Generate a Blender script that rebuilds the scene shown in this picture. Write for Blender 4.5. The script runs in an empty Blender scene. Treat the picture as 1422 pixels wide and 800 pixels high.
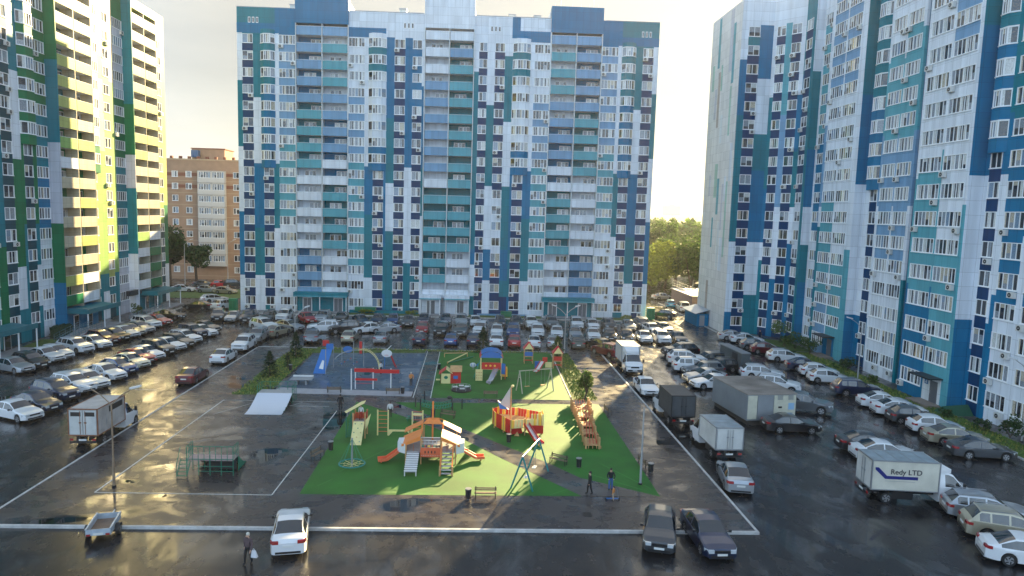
import bpy, math, random
from math import radians as Rd, sin, cos, pi, hypot
from mathutils import Matrix, Vector
random.seed(7)
S = bpy.context.scene
COL = S.collection

# ------------------------------------------------------------------ camera
H = 17.5
FPX, PX, PY, IW, IH = 981.9, 698.0, 404.16, 1422.0, 800.0
YAW, PIT, ROL = 0.0410118, 0.1118940, 0.0275088
fwd = Vector((sin(YAW)*cos(PIT), cos(YAW)*cos(PIT), -sin(PIT)))
rt0 = Vector((cos(YAW), -sin(YAW), 0.0)); up0 = rt0.cross(fwd)
rt = rt0*cos(ROL)+up0*sin(ROL); up = up0*cos(ROL)-rt0*sin(ROL)
cam = bpy.data.objects.new('camera', bpy.data.cameras.new('camera')); COL.objects.link(cam)
cam.matrix_world = Matrix(((rt.x, up.x, -fwd.x, 0), (rt.y, up.y, -fwd.y, 0), (rt.z, up.z, -fwd.z, H), (0, 0, 0, 1)))
cam.data.sensor_width = 36; cam.data.lens = 36*FPX/IW
cam.data.shift_x = (IW/2-PX)/IW; cam.data.shift_y = -(IH/2-PY)/IW
cam.data.clip_start = 0.5; cam.data.clip_end = 12000
S.camera = cam

# ------------------------------------------------------------------ light
SUN_AZ, SUN_EL = Rd(24.5), Rd(18.3)         # azimuth clockwise from +Y
W = bpy.data.worlds.new('World'); S.world = W; W.use_nodes = True
nt = W.node_tree; nt.nodes.clear()
sky = nt.nodes.new('ShaderNodeTexSky'); sky.sky_type = 'NISHITA'; sky.sun_disc = False
sky.sun_elevation = SUN_EL; sky.sun_rotation = SUN_AZ
sky.air_density = 1.0; sky.dust_density = 1.4; sky.ozone_density = 1.4; sky.altitude = 100
tc = nt.nodes.new('ShaderNodeTexCoord'); mp = nt.nodes.new('ShaderNodeMapping'); mp.inputs['Scale'].default_value = (1.0, 1.0, 4.5)
nz = nt.nodes.new('ShaderNodeTexNoise'); nz.inputs['Scale'].default_value = 2.2; nz.inputs['Detail'].default_value = 7; nz.inputs['Roughness'].default_value = 0.55
cr = nt.nodes.new('ShaderNodeValToRGB'); cr.color_ramp.elements[0].position = 0.40; cr.color_ramp.elements[1].position = 0.72
cr.color_ramp.elements[0].color = (0.89, 0.89, 0.89, 1); cr.color_ramp.elements[1].color = (0.97, 0.97, 0.97, 1)
mx = nt.nodes.new('ShaderNodeMix'); mx.data_type = 'RGBA'; 
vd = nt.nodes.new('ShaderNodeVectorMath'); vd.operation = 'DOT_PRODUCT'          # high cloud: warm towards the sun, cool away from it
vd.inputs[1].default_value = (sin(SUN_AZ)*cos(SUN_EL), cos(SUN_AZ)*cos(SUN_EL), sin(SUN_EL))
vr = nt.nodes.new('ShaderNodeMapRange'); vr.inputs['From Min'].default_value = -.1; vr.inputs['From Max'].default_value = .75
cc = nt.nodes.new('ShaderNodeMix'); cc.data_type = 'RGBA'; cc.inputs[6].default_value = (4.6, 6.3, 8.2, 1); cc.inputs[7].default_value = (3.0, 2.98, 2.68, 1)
ct_ = nt.nodes.new('ShaderNodeMix'); ct_.data_type = 'RGBA'; ct_.blend_type = 'MULTIPLY'; ct_.inputs[0].default_value = 1
tn = nt.nodes.new('ShaderNodeMapRange'); tn.inputs['From Min'].default_value = .3; tn.inputs['From Max'].default_value = .7; tn.inputs['To Min'].default_value = .72; tn.inputs['To Max'].default_value = 1.12
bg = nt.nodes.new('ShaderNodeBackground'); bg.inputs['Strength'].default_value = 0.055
wo = nt.nodes.new('ShaderNodeOutputWorld')
L = nt.links.new
L(tc.outputs['Generated'], mp.inputs['Vector']); L(mp.outputs[0], nz.inputs['Vector']); L(nz.outputs['Fac'], cr.inputs['Fac'])
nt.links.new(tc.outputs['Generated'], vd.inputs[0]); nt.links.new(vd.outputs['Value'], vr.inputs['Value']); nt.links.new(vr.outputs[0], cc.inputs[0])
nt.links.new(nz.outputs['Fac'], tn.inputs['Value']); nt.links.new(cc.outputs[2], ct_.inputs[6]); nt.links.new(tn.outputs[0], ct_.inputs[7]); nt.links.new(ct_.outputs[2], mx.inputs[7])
sz_ = nt.nodes.new('ShaderNodeSeparateXYZ'); zr = nt.nodes.new('ShaderNodeMapRange'); zr.inputs['From Min'].default_value = .45; zr.inputs['From Max'].default_value = .85; zr.inputs['To Min'].default_value = 1; zr.inputs['To Max'].default_value = .4
zm_ = nt.nodes.new('ShaderNodeMath'); zm_.operation = 'MULTIPLY'; L(tc.outputs['Generated'], sz_.inputs[0]); L(sz_.outputs['Z'], zr.inputs['Value'])      # clearer, deeper sky overhead
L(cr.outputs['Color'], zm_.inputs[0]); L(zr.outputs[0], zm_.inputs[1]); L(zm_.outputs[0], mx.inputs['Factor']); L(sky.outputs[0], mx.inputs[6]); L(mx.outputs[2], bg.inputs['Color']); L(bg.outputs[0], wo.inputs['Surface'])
sl = bpy.data.lights.new('sun', 'SUN'); sl.energy = 5.0; sl.angle = Rd(0.5); sl.color = (1.0, 0.76, 0.38)
so = bpy.data.objects.new('sun', sl); COL.objects.link(so)
so.rotation_euler = Vector((-sin(SUN_AZ)*cos(SUN_EL), -cos(SUN_AZ)*cos(SUN_EL), -sin(SUN_EL))).to_track_quat('-Z', 'Y').to_euler()
so.location = (40, 60, 90)
S.view_settings.view_transform = 'Standard'; S.view_settings.look = 'None'
S.view_settings.exposure = 2.2; S.view_settings.gamma = 1
S.render.engine = 'CYCLES'
try:
    S.cycles.max_bounces = 6; S.cycles.volume_bounces = 0
except Exception: pass

# ------------------------------------------------------------------ helpers
def gp(x, y, z=0.0):                     # the ground point seen at a place in the photograph
    d = rt*((x-PX)/FPX) - up*((y-PY)/FPX) + fwd
    t = (z-H)/d.z
    return Vector((d.x*t, d.y*t, z))

class MB:
    """collects shapes; build() links them as ONE mesh object"""
    def __init__(s): s.v = []; s.f = []; s.m = []; s.mats = []; s.T = None; s.st = []
    def mi(s, mat):
        if mat not in s.mats: s.mats.append(mat)
        return s.mats.index(mat)
    def add(s, vs, fs, mat):
        s.st.append((len(s.v), len(s.f)))
        o = len(s.v); i = s.mi(mat)
        if s.T is not None: vs = [s.T @ Vector(v) for v in vs]
        s.v.extend([tuple(v) for v in vs])
        for f in fs: s.f.append(tuple(o+k for k in f)); s.m.append(i)
        return s
    def box(s, x0, x1, y0, y1, z0, z1, mat):
        if x0 > x1: x0, x1 = x1, x0
        if y0 > y1: y0, y1 = y1, y0
        if z0 > z1: z0, z1 = z1, z0
        return s.add([(x0, y0, z0), (x1, y0, z0), (x1, y1, z0), (x0, y1, z0), (x0, y0, z1), (x1, y0, z1), (x1, y1, z1), (x0, y1, z1)],
                     [(0, 3, 2, 1), (4, 5, 6, 7), (0, 1, 5, 4), (1, 2, 6, 5), (2, 3, 7, 6), (3, 0, 4, 7)], mat)
    def prism(s, pts, z0, z1, mat):      # pts counter-clockwise in plan
        n = len(pts)
        a = sum(pts[i][0]*pts[(i+1) % n][1]-pts[(i+1) % n][0]*pts[i][1] for i in range(n))
        if a < 0: pts = pts[::-1]
        vs = [(p[0], p[1], z0) for p in pts]+[(p[0], p[1], z1) for p in pts]
        fs = [tuple(range(n-1, -1, -1)), tuple(range(n, 2*n))]+[(i, (i+1) % n, n+(i+1) % n, n+i) for i in range(n)]
        return s.add(vs, fs, mat)
    def tube(s, a, b, r0, mat, r1=None, n=8, caps=True):
        a = Vector(a); b = Vector(b); r1 = r0 if r1 is None else r1
        d = (b-a)
        if d.length < 1e-6: return s
        d.normalize(); u = d.orthogonal().normalized(); w = d.cross(u)
        vs = []
        for c, r in ((a, r0), (b, r1)):
            for k in range(n):
                t = 2*pi*k/n; vs.append(c+u*(r*cos(t))+w*(r*sin(t)))
        fs = [(k, (k+1) % n, n+(k+1) % n, n+k) for k in range(n)]
        if caps: fs += [tuple(range(n-1, -1, -1)), tuple(range(n, 2*n))]
        return s.add(vs, fs, mat)
    def path(s, pts, r, mat, n=8):
        for a, b in zip(pts[:-1], pts[1:]): s.tube(a, b, r, mat, n=n)
        return s
    def bar(s, a, b, wx, wz, mat):       # rectangular bar between two points
        a = Vector(a); b = Vector(b); d = b-a; d.normalize()
        ref = Vector((0, 0, 1)) if abs(d.z) < .95 else Vector((1, 0, 0))
        u = d.cross(ref).normalized()*(wx/2); w = u.cross(d).normalized()*(wz/2)
        vs = [c+p for c in (a, b) for p in (-u-w, u-w, u+w, -u+w)]
        return s.add(vs, [(0, 1, 2, 3), (7, 6, 5, 4), (0, 4, 5, 1), (1, 5, 6, 2), (2, 6, 7, 3), (3, 7, 4, 0)], mat)
    def sheet(s, pts, mat, t=.04):       # flat polygon in space given a small thickness
        pts = [Vector(p) for p in pts]; n = len(pts)
        nn = (pts[1]-pts[0]).cross(pts[2]-pts[0]).normalized()*(t/2)
        vs = [p-nn for p in pts]+[p+nn for p in pts]
        return s.add(vs, [tuple(range(n-1, -1, -1)), tuple(range(n, 2*n))]+[(i, (i+1) % n, n+(i+1) % n, n+i) for i in range(n)], mat)
    def ball(s, c, r, mat, nu=10, nv=7, sq=(1, 1, 1)):
        vs = [(c[0], c[1], c[2]-r*sq[2])]
        for j in range(1, nv):
            p = -pi/2+pi*j/nv
            for i in range(nu):
                t = 2*pi*i/nu; vs.append((c[0]+r*sq[0]*cos(p)*cos(t), c[1]+r*sq[1]*cos(p)*sin(t), c[2]+r*sq[2]*sin(p)))
        vs.append((c[0], c[1], c[2]+r*sq[2]))
        fs = [(0, 1+(i+1) % nu, 1+i) for i in range(nu)]
        for j in range(nv-2):
            for i in range(nu):
                a = 1+j*nu+i; b = 1+j*nu+(i+1) % nu; fs.append((a, b, b+nu, a+nu))
        e = len(vs)-1; k = 1+(nv-2)*nu
        fs += [(k+i, k+(i+1) % nu, e) for i in range(nu)]
        return s.add(vs, fs, mat)
    def mesh(s, name, smooth=None):
        me = bpy.data.meshes.new(name); me.from_pydata(s.v, [], s.f)
        for m in s.mats: me.materials.append(m)
        me.polygons.foreach_set('material_index', s.m)
        if smooth is not None:
            me.polygons.foreach_set('use_smooth', [True]*len(s.f)); me.set_sharp_from_angle(angle=Rd(smooth))
        me.update(); return me
    def split(s, name, parent=None):      # every primitive becomes a part of its own
        E_ = s.st+[(len(s.v), len(s.f))]
        for (v0, f0), (v1, f1) in zip(E_[:-1], E_[1:]):
            b = MB(); b.v = s.v[v0:v1]; b.f = [tuple(i-v0 for i in f) for f in s.f[f0:f1]]; b.m = [0]*(f1-f0); b.mats = [s.mats[s.m[f0]]]; b.build(name, parent)
    def build(s, name, parent=None, smooth=None):
        return ob(name, s.mesh(name, smooth), parent)

def ob(name, me, parent=None):
    o = bpy.data.objects.new(name, me); COL.objects.link(o)
    if parent is not None:
        o.parent = parent
        if parent.name in WR: o.matrix_parent_inverse = Matrix.Translation(-parent.location)
    return o
WR = set()                               # things whose parts are modelled in place, in world coordinates
def place(name, label, cat, loc, group=None):
    t = thing(name, label, cat, loc, 0.0, group); WR.add(t.name); return t
def tag(o, label=None, cat=None, group=None, kind=None):
    if label: o['label'] = label
    if cat: o['category'] = cat
    if group: o['group'] = group
    if kind: o['kind'] = kind
    return o
def thing(name, label, cat, loc=(0, 0, 0), rz=0.0, group=None):
    o = bpy.data.objects.new(name, None); COL.objects.link(o); o.empty_display_size = .3
    o.location = loc; o.rotation_euler = (0, 0, rz)
    return tag(o, label, cat, group)
def dup(o, parent=None):
    c = o.copy(); COL.objects.link(c); c.parent = parent
    for ch in o.children: dup(ch, c)
    return c

# ------------------------------------------------------------------ materials
MATS = {}
def mat(name, rgb, rough=.5, metal=0.0, var=0.0, vs=3.0, bump=0.0, bs=20.0, coat=0.0, spec=.5, emit=None, dirt=0.0):
    if name in MATS: return MATS[name]
    m = bpy.data.materials.new(name); m.use_nodes = True; MATS[name] = m
    t = m.node_tree; b = t.nodes['Principled BSDF']
    b.inputs['Base Color'].default_value = (*rgb, 1); b.inputs['Roughness'].default_value = rough
    b.inputs['Metallic'].default_value = metal; b.inputs['Coat Weight'].default_value = coat; b.inputs['Coat Roughness'].default_value = .05
    b.inputs['Specular IOR Level'].default_value = spec
    g = t.nodes.new('ShaderNodeNewGeometry')
    if var > 0 or dirt > 0:
        n = t.nodes.new('ShaderNodeTexNoise'); n.inputs['Scale'].default_value = vs; n.inputs['Detail'].default_value = 5
        t.links.new(g.outputs['Position'], n.inputs['Vector'])
        r = t.nodes.new('ShaderNodeValToRGB'); r.color_ramp.elements[0].position = .3; r.color_ramp.elements[1].position = .7
        lo = 1-var; hi = 1+var*.6
        r.color_ramp.elements[0].color = (*[max(0, c*lo) for c in rgb], 1); r.color_ramp.elements[1].color = (*[min(1, c*hi) for c in rgb], 1)
        t.links.new(n.outputs['Fac'], r.inputs['Fac']); t.links.new(r.outputs['Color'], b.inputs['Base Color'])
    if bump > 0:
        n2 = t.nodes.new('ShaderNodeTexNoise'); n2.inputs['Scale'].default_value = bs; n2.inputs['Detail'].default_value = 3
        t.links.new(g.outputs['Position'], n2.inputs['Vector'])
        bp = t.nodes.new('ShaderNodeBump'); bp.inputs['Strength'].default_value = bump; bp.inputs['Distance'].default_value = .03
        t.links.new(n2.outputs['Fac'], bp.inputs['Height']); t.links.new(bp.outputs[0], b.inputs['Normal'])
    if emit: b.inputs['Emission Color'].default_value = (*emit, 1); b.inputs['Emission Strength'].default_value = 1
    return m

def facade_mat(name, rgb):               # cladding cassettes: thin joints and slightly uneven panels
    key = 'clad_'+name
    if key in MATS: return MATS[key]
    m = bpy.data.materials.new(key); m.use_nodes = True; MATS[key] = m
    t = m.node_tree; b = t.nodes['Principled BSDF']; N = t.nodes.new; K = t.links.new
    g = N('ShaderNodeNewGeometry'); sp = N('ShaderNodeSeparateXYZ'); K(g.outputs['Position'], sp.inputs[0])
    ad = N('ShaderNodeMath'); ad.operation = 'ADD'; K(sp.outputs['X'], ad.inputs[0]); K(sp.outputs['Y'], ad.inputs[1])
    cb = N('ShaderNodeCombineXYZ'); K(ad.outputs[0], cb.inputs['X']); K(sp.outputs['Z'], cb.inputs['Y'])
    br = N('ShaderNodeTexBrick'); br.offset = 0; br.inputs['Scale'].default_value = 1; br.inputs['Brick Width'].default_value = 1.15
    br.inputs['Row Height'].default_value = 1.31; br.inputs['Mortar Size'].default_value = .012; br.inputs['Mortar Smooth'].default_value = .3; br.inputs['Bias'].default_value = 0
    br.inputs['Color1'].default_value = (*[c*.93 for c in rgb], 1); br.inputs['Color2'].default_value = (*[min(1, c*1.06) for c in rgb], 1)
    br.inputs['Mortar'].default_value = (*[c*.45 for c in rgb], 1)
    K(cb.outputs[0], br.inputs['Vector'])
    n = N('ShaderNodeTexNoise'); n.inputs['Scale'].default_value = .35; n.inputs['Detail'].default_value = 6; K(g.outputs['Position'], n.inputs['Vector'])
    vm = N('ShaderNodeMapping'); vm.inputs['Scale'].default_value = (5, 5, .5); K(g.outputs['Position'], vm.inputs['Vector']); K(vm.outputs[0], n.inputs['Vector'])
    r = N('ShaderNodeMapRange'); r.inputs['From Min'].default_value = .3; r.inputs['From Max'].default_value = .7
    r.inputs['To Min'].default_value = .88; r.inputs['To Max'].default_value = 1.08; K(n.outputs['Fac'], r.inputs['Value'])
    mm = N('ShaderNodeMix'); mm.data_type = 'RGBA'; mm.blend_type = 'MULTIPLY'; mm.inputs['Factor'].default_value = 1
    K(br.outputs['Color'], mm.inputs[6]); K(r.outputs[0], mm.inputs[7]); K(mm.outputs[2], b.inputs['Base Color'])
    b.inputs['Roughness'].default_value = .42; b.inputs['Specular IOR Level'].default_value = .12
    return m
PAL = {'W': (.72, .76, .82), 'T': (.004, .19, .25), 'A': (.10, .36, .43), 'L': (.18, .34, .52), 'B': (.004, .165, .33),
       'N': (.002, .045, .135), 'D': (.005, .065, .095), 'G': (.003, .16, .07), 'Y': (.38, .42, .14), 'P': (.25, .42, .13), 'I': (.76, .74, .72),
       'C': (.50, .45, .34), 'K': (.72, .75, .76), 'E': (.56, .56, .62), 'M': (.36, .56, .48), 'S': (.46, .38, .34)}
def clad(c): return facade_mat(c, PAL[c])
white_frame = mat('white_window_frame', (.86, .87, .88), .35)
def glass_mat(name, base, var, vs=9):
    m = mat(name, base, .04, 0, var, vs, spec=.8); m.node_tree.nodes['Principled BSDF'].inputs['IOR'].default_value = 1.6
    return m
GL = [glass_mat('glass_dark_room', (.025, .03, .04), .3), glass_mat('glass_grey_curtain', (.27, .30, .34), .45),
      glass_mat('glass_pale_curtain', (.62, .62, .60), .3), glass_mat('glass_blue_sky', (.20, .28, .38), .3), glass_mat('glass_tan_curtain', (.50, .44, .34), .4)]
steel = mat('grey_steel', (.33, .34, .36), .4, .7)
black_rubber = mat('black_rubber', (.012, .012, .013), .7)
black_plastic = mat('black_plastic', (.018, .018, .02), .45)
# ------------------------------------------------------------------ ground materials
def wet_mat(name, c0, c1, puddle=.5, pscale=.16, dry=.42, wetr=.12, patch=1.0, warm=None, stretch=(1, 1, 1), pw=.03):
    m = bpy.data.materials.new(name); m.use_nodes = True
    t = m.node_tree; b = t.nodes['Principled BSDF']; N = t.nodes.new; K = t.links.new
    g = N('ShaderNodeNewGeometry'); mpn = N('ShaderNodeMapping'); mpn.inputs['Scale'].default_value = stretch; K(g.outputs['Position'], mpn.inputs['Vector'])
    def noise(sc, det, ro=.55, dist=0, src=None):
        n = N('ShaderNodeTexNoise'); n.inputs['Scale'].default_value = sc; n.inputs['Detail'].default_value = det
        n.inputs['Roughness'].default_value = ro; n.inputs['Distortion'].default_value = dist
        K((src or mpn).outputs[0], n.inputs['Vector']); return n
    def ramp(src, p0, p1, a, z):
        r = N('ShaderNodeMapRange'); r.inputs['From Min'].default_value = p0; r.inputs['From Max'].default_value = p1
        r.inputs['To Min'].default_value = a; r.inputs['To Max'].default_value = z; K(src, r.inputs['Value']); return r
    big = noise(pscale, 3.5, .5, .7); mid = noise(.9, 6, .6); fine = noise(45, 2)
    pud = ramp(big.outputs['Fac'], puddle, puddle+pw, 0, 1)            # 1 in a puddle
    damp = ramp(mid.outputs['Fac'], .35, .68, 0, 1)
    cm = N('ShaderNodeMix'); cm.data_type = 'RGBA'; cm.inputs[6].default_value = (*c0, 1); cm.inputs[7].default_value = (*c1, 1); K(damp.outputs[0], cm.inputs['Factor'])
    st = N('ShaderNodeMix'); st.data_type = 'RGBA'; st.blend_type = 'MULTIPLY'; st.inputs['Factor'].default_value = 1
    fr = ramp(fine.outputs['Fac'], .3, .7, .75, 1.2); K(cm.outputs[2], st.inputs[6]); K(fr.outputs[0], st.inputs[7])
    pm = N('ShaderNodeMix'); pm.data_type = 'RGBA'; pm.inputs[7].default_value = (.012, .013, .014, 1); K(pud.outputs[0], pm.inputs['Factor']); K(st.outputs[2], pm.inputs[6])
    vo = N('ShaderNodeTexVoronoi'); vo.feature = 'DISTANCE_TO_EDGE'; vo.inputs['Scale'].default_value = .11; wn = noise(.6, 4)
    wm = N('ShaderNodeMix'); wm.data_type = 'RGBA'; wm.blend_type = 'ADD'; wm.inputs['Factor'].default_value = 1; K(g.outputs['Position'], wm.inputs[6]); K(wn.outputs['Color'], wm.inputs[7]); K(wm.outputs[2], vo.inputs['Vector'])
    cv = ramp(vo.outputs['Distance'], .002, .006, .55, 1); cx = N('ShaderNodeMix'); cx.data_type = 'RGBA'; cx.blend_type = 'MULTIPLY'; cx.inputs['Factor'].default_value = 1; K(pm.outputs[2], cx.inputs[6]); K(cv.outputs[0], cx.inputs[7])
    K(cx.outputs[2], b.inputs['Base Color'])
    ra = ramp(mid.outputs['Fac'], .3, .7, wetr, dry)
    rm = N('ShaderNodeMix'); rm.data_type = 'FLOAT'; K(pud.outputs[0], rm.inputs['Factor']); K(ra.outputs[0], rm.inputs[2]); rm.inputs[3].default_value = .02
    K(rm.outputs[0], b.inputs['Roughness'])
    spn = ramp(pud.outputs[0], 0, 1, .26, .6); wet2 = noise(.33, 4, .55, 1.2); cwn = ramp(wet2.outputs['Fac'], .47, .62, .0, .7)
    bp = N('ShaderNodeBump'); bp.inputs['Distance'].default_value = .012
    bs = N('ShaderNodeMath'); bs.operation = 'MULTIPLY_ADD'; bs.inputs[1].default_value = -.30; bs.inputs[2].default_value = .30; K(pud.outputs[0], bs.inputs[0])
    K(bs.outputs[0], bp.inputs['Strength']); K(fine.outputs['Fac'], bp.inputs['Height']); K(bp.outputs[0], b.inputs['Normal'])
    K(spn.outputs[0], b.inputs['Specular IOR Level']); K(cwn.outputs[0], b.inputs['Coat Weight']); b.inputs['Coat Roughness'].default_value = .06
    return m
asph = wet_mat('wet_asphalt_road', (.016, .016, .018), (.028, .027, .029), puddle=.64, pscale=.10, dry=.36, wetr=.10, stretch=(1, .55, 1))
yardm = wet_mat('wet_asphalt_yard', (.040, .034, .036), (.070, .060, .057), puddle=.575, pscale=.17, dry=.44, wetr=.14, pw=.06, stretch=(.75, 1.0, 1))
rubber_green = mat('green_rubber', (.021, .140, .012), .75, 0, .30, .45, .5, 30)
rubber_blue = wet_mat('blue_grey_rubber', (.032, .070, .12), (.055, .10, .16), puddle=.66, pscale=.13, dry=.5, wetr=.2)
pale_conc = mat('pale_concrete', (.34, .34, .37), .55, 0, .15, 2)
kerb_m = mat('white_kerb_concrete', (.52, .51, .50), .6, 0, .25, 2.5, .2)
grass_m = mat('grass_turf', (.075, .125, .022), .9, 0, .45, 1.6, .8, 14)
line_m = mat('white_road_paint', (.62, .62, .60), .5, 0, .2, 4)
path_m = wet_mat('wet_path', (.055, .050, .050), (.085, .075, .070), puddle=.62, pscale=.4, dry=.45, wetr=.2)

def struct(name, mb, smooth=None): return tag(mb.build(name, None, smooth), kind='structure')
def flat(pts, z, m):
    a = sum(pts[i][0]*pts[(i+1) % len(pts)][1]-pts[(i+1) % len(pts)][0]*pts[i][1] for i in range(len(pts)))
    if a < 0: pts = pts[::-1]
    return MB().add([(p[0], p[1], z) for p in pts], [tuple(range(len(pts)))], m)
far_m = mat('far_ground_green', (.05, .075, .03), .9, 0, .3, .02)
struct('ground', flat([(-3000, -200), (3000, -200), (3000, 5000), (-3000, 5000)], -.05, far_m))
struct('road', flat([(-95, -30), (95, -30), (95, 210), (-95, 210)], 0, asph))
KX0, KX1, KY0, KY1, YZ = -26.3, 16.05, 37.2, 87.0, .12
struct('yard_pavement', MB().prism([(KX0, KY0), (KX1, KY0), (15.9, 98.5), (14.6, 98.5), (11.6, KY1), (-26.4, KY1), ], -.04, YZ, yardm))
k = MB(); k.box(KX0-.15, KX1+.15, KY0-.17, KY0-.003, -.03, YZ+.035, kerb_m); struct('front_kerb', k)
k = MB()
for i in range(12): k.box(KX0-.14, KX0-.004, KY0+i*4.1+.01, KY0+(i+1)*4.1, -.03, YZ+.03, kerb_m)
struct('left_kerb', k)
k = MB()
for i in range(15): k.box(KX1+.012, KX1+.15, KY0+i*4.1+.01, KY0+(i+1)*4.1, -.03, YZ+.03, kerb_m)
struct('right_kerb', k)
struct('far_kerb', MB().box(-26.4, 11.6, KY1+.01, KY1+.13, -.03, YZ+.03, kerb_m))
Z1, Z2, Z3 = YZ+.006, YZ+.012, YZ+.018
edge = [(-10.3, 41.7), (-10.3, 62.6), (11.7, 63.0), (11.9, 41.9)]
struct('green_rubber_lawn', flat(edge, Z1, rubber_green))
struct('green_rubber_far_lawn', flat([(-3.75, 64.4), (-4.0, 85.7), (9.6, 86.2), (9.3, 64.3)], Z1, rubber_green))
struct('diagonal_path', flat([(-10.3, 62.6), (-6.9, 62.6), (-1.6, 56.4), (2.4, 51.3), (5.6, 47.4), (7.3, 44.9), (11.9, 41.9), (7.0, 41.8), (2.3, 48.3), (-.8, 52.9), (-5.8, 58.4)], Z2, path_m))
struct('blue_rubber_court', flat([(-18.5, 67.3), (-18.8, 83.6), (-5.6, 84.9), (-5.6, 66.6)], Z1, rubber_blue))
struct('white_strip', flat([(-18.4, 65.2), (-18.45, 67.2), (-5.6, 66.5), (-5.6, 64.7)], Z1, pale_conc))
k = MB()
for a, b, c, d, e in ((-22.05, 62.5, -22.4, 41.6, .1), (-22.4, 41.6, -11.9, 41.5, .07), (-11.9, 41.5, -11.5, 59.6, .07), (-22.0, 62.4, -11.5, 62.4, .06), (-16.9, 44.9, -16.9, 44.8, .05),
                     (-5.4, 64.2, -5.5, 86, .08), (-3.78, 64.2, -4.0, 86, .08), (9.45, 64.2, 9.75, 86, .1), (-19, 62, -21.4, 58, .05), (-16.2, 60.9, -12.4, 60.9, .05), (-15, 62.1, -15.8, 60.9, .05)):
    k.bar((a, b, Z1+.004), (c, d, Z1+.004), e, .004, line_m)
struct('pavement_markings', k)
k = MB()
for i in range(9): k.bar((-50+i*1.0, 30+i*4, .005), (-49+i, 30+i*4, .005), .01, .002, line_m)
for x, y, l in ((30.5, 46.5, 2.4), (27.6, 43.0, 1.6), (33, 52, 1.5), (-31.5, 66, 2), (-34, 60, 2)): k.bar((x, y, .005), (x+l, y, .005), .09, .004, line_m)
struct('road_markings', k)
# grass beds
def bed(name, pts, z=YZ+.008): return struct(name, flat(pts, z, grass_m))
bed('grass_bed', [(-22.0, 64.4), (-21.5, 70.0), (-18.9, 64.7), (-18.8, 64.4)])
bed('grass_bed', [(-22.0, 71.3), (-22.2, 80.0), (-21.3, 86.6), (-15.0, 85.9), (-5.8, 86.6), (-5.8, 85.1), (-19.1, 83.9), (-18.9, 67.6), (-20.6, 68.6)])
bed('grass_bed', [(-3.8, 85.9), (-3.8, 86.8), (9.4, 86.8), (9.5, 86.4)])
bed('grass_bed', [(9.8, 86.6), (11.8, 86.4), (12.0, 78.6), (9.8, 78.8)])
bed('grass_bed', [(9.75, 77.4), (12.0, 77.2), (11.9, 64.4), (9.5, 64.4)])
bed('grass_bed', [(41.9, 90.5), (45.2, 90.5), (44.2, 71.0), (44.2, 45), (41.4, 45)], .10)
bed('grass_bed', [(41.9, 101), (45.0, 98), (45.4, 91), (41.9, 91)], .10)
bed('grass_bed', [(-53.0, 83.2), (-48.9, 84.0), (-49.2, 89.0), (-53.6, 89.2)], .10)
bed('grass_bed', [(-60, 132), (-44, 132), (-44, 147), (-60, 147)], .03)
bed('grass_bed', [(-20.6, 115.0), (-8.4, 115.0), (-8.4, 117.6), (-20.6, 117.6)], .10)
bed('grass_bed', [(-1, 115.0), (11.3, 115.0), (11.3, 117.6), (-1, 117.6)], .10)
bed('grass_bed', [(20.6, 115.0), (28.6, 115.0), (28.6, 117.6), (20.6, 117.6)], .10)
k = MB()
k.bar((41.5, 44, .06), (41.7, 101, .06), .14, .14, kerb_m); k.bar((37.2, 105.2, .06), (37.2, 140, .06), .14, .14, kerb_m); k.bar((37.2, 105.2, .06), (38.8, 103.6, .06), .14, .14, kerb_m)
k.bar((-48.7, 83.5, .06), (-48.9, 128, .06), .16, .14, kerb_m); k.bar((-40, 114.7, .06), (29.5, 114.7, .06), .14, .16, kerb_m)
struct('building_kerbs', k)
struct('building_pavement', MB().box(-38.5, 29.5, 114.8, 119.5, -.02, .07, path_m).box(-60, -48.85, 75, 130, -.02, .07, path_m).box(41.8, 47, 44, 104, -.02, .07, path_m).box(37.3, 48, 104, 140, -.02, .07, path_m))
k = MB(); sm = mat('rubber_seam', (.05, .22, .04), .8)
for a, b, c, d in ((-8.6, 45.5, -5.2, 51.5), (-5.2, 51.5, -4.6, 52.0), (-9.5, 43.0, -8.8, 44.2), (-4.6, 61.8, -2.5, 59.6), (8.0, 45.6, 11.0, 43.0), (9.2, 47.5, 11.6, 43.2), (1.2, 63.0, 9.0, 62.6), (5, 42, 8, 44.2), (-3.5, 70, 1, 66), (2, 85, 9, 79)): k.bar((a, b, Z1+.003), (c, d, Z1+.003), .06, .003, sm)
struct('lawn_seams', k)
# manhole covers
for x, y in ((6.9, 39.2), (12.4, 38.6), (27.4, 43.6)):
    k = MB(); z = YZ if y < 42 and x < 16 else 0.0
    k.tube((0, 0, -.01), (0, 0, .012), .34, black_plastic, n=20)
    for i in range(-3, 4): k.box(-.24, .24, i*.08-.015, i*.08+.015, .012, .02, black_plastic)
    o = k.build('manhole_cover'); o.location = (x, y, z)
    tag(o, {6.9: 'round iron manhole cover in the yard near the two figures', 12.4: 'round iron manhole cover just behind the two dark front cars', 27.4: 'round iron manhole cover in the road right of the yard corner'}[x], 'manhole cover')
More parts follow.
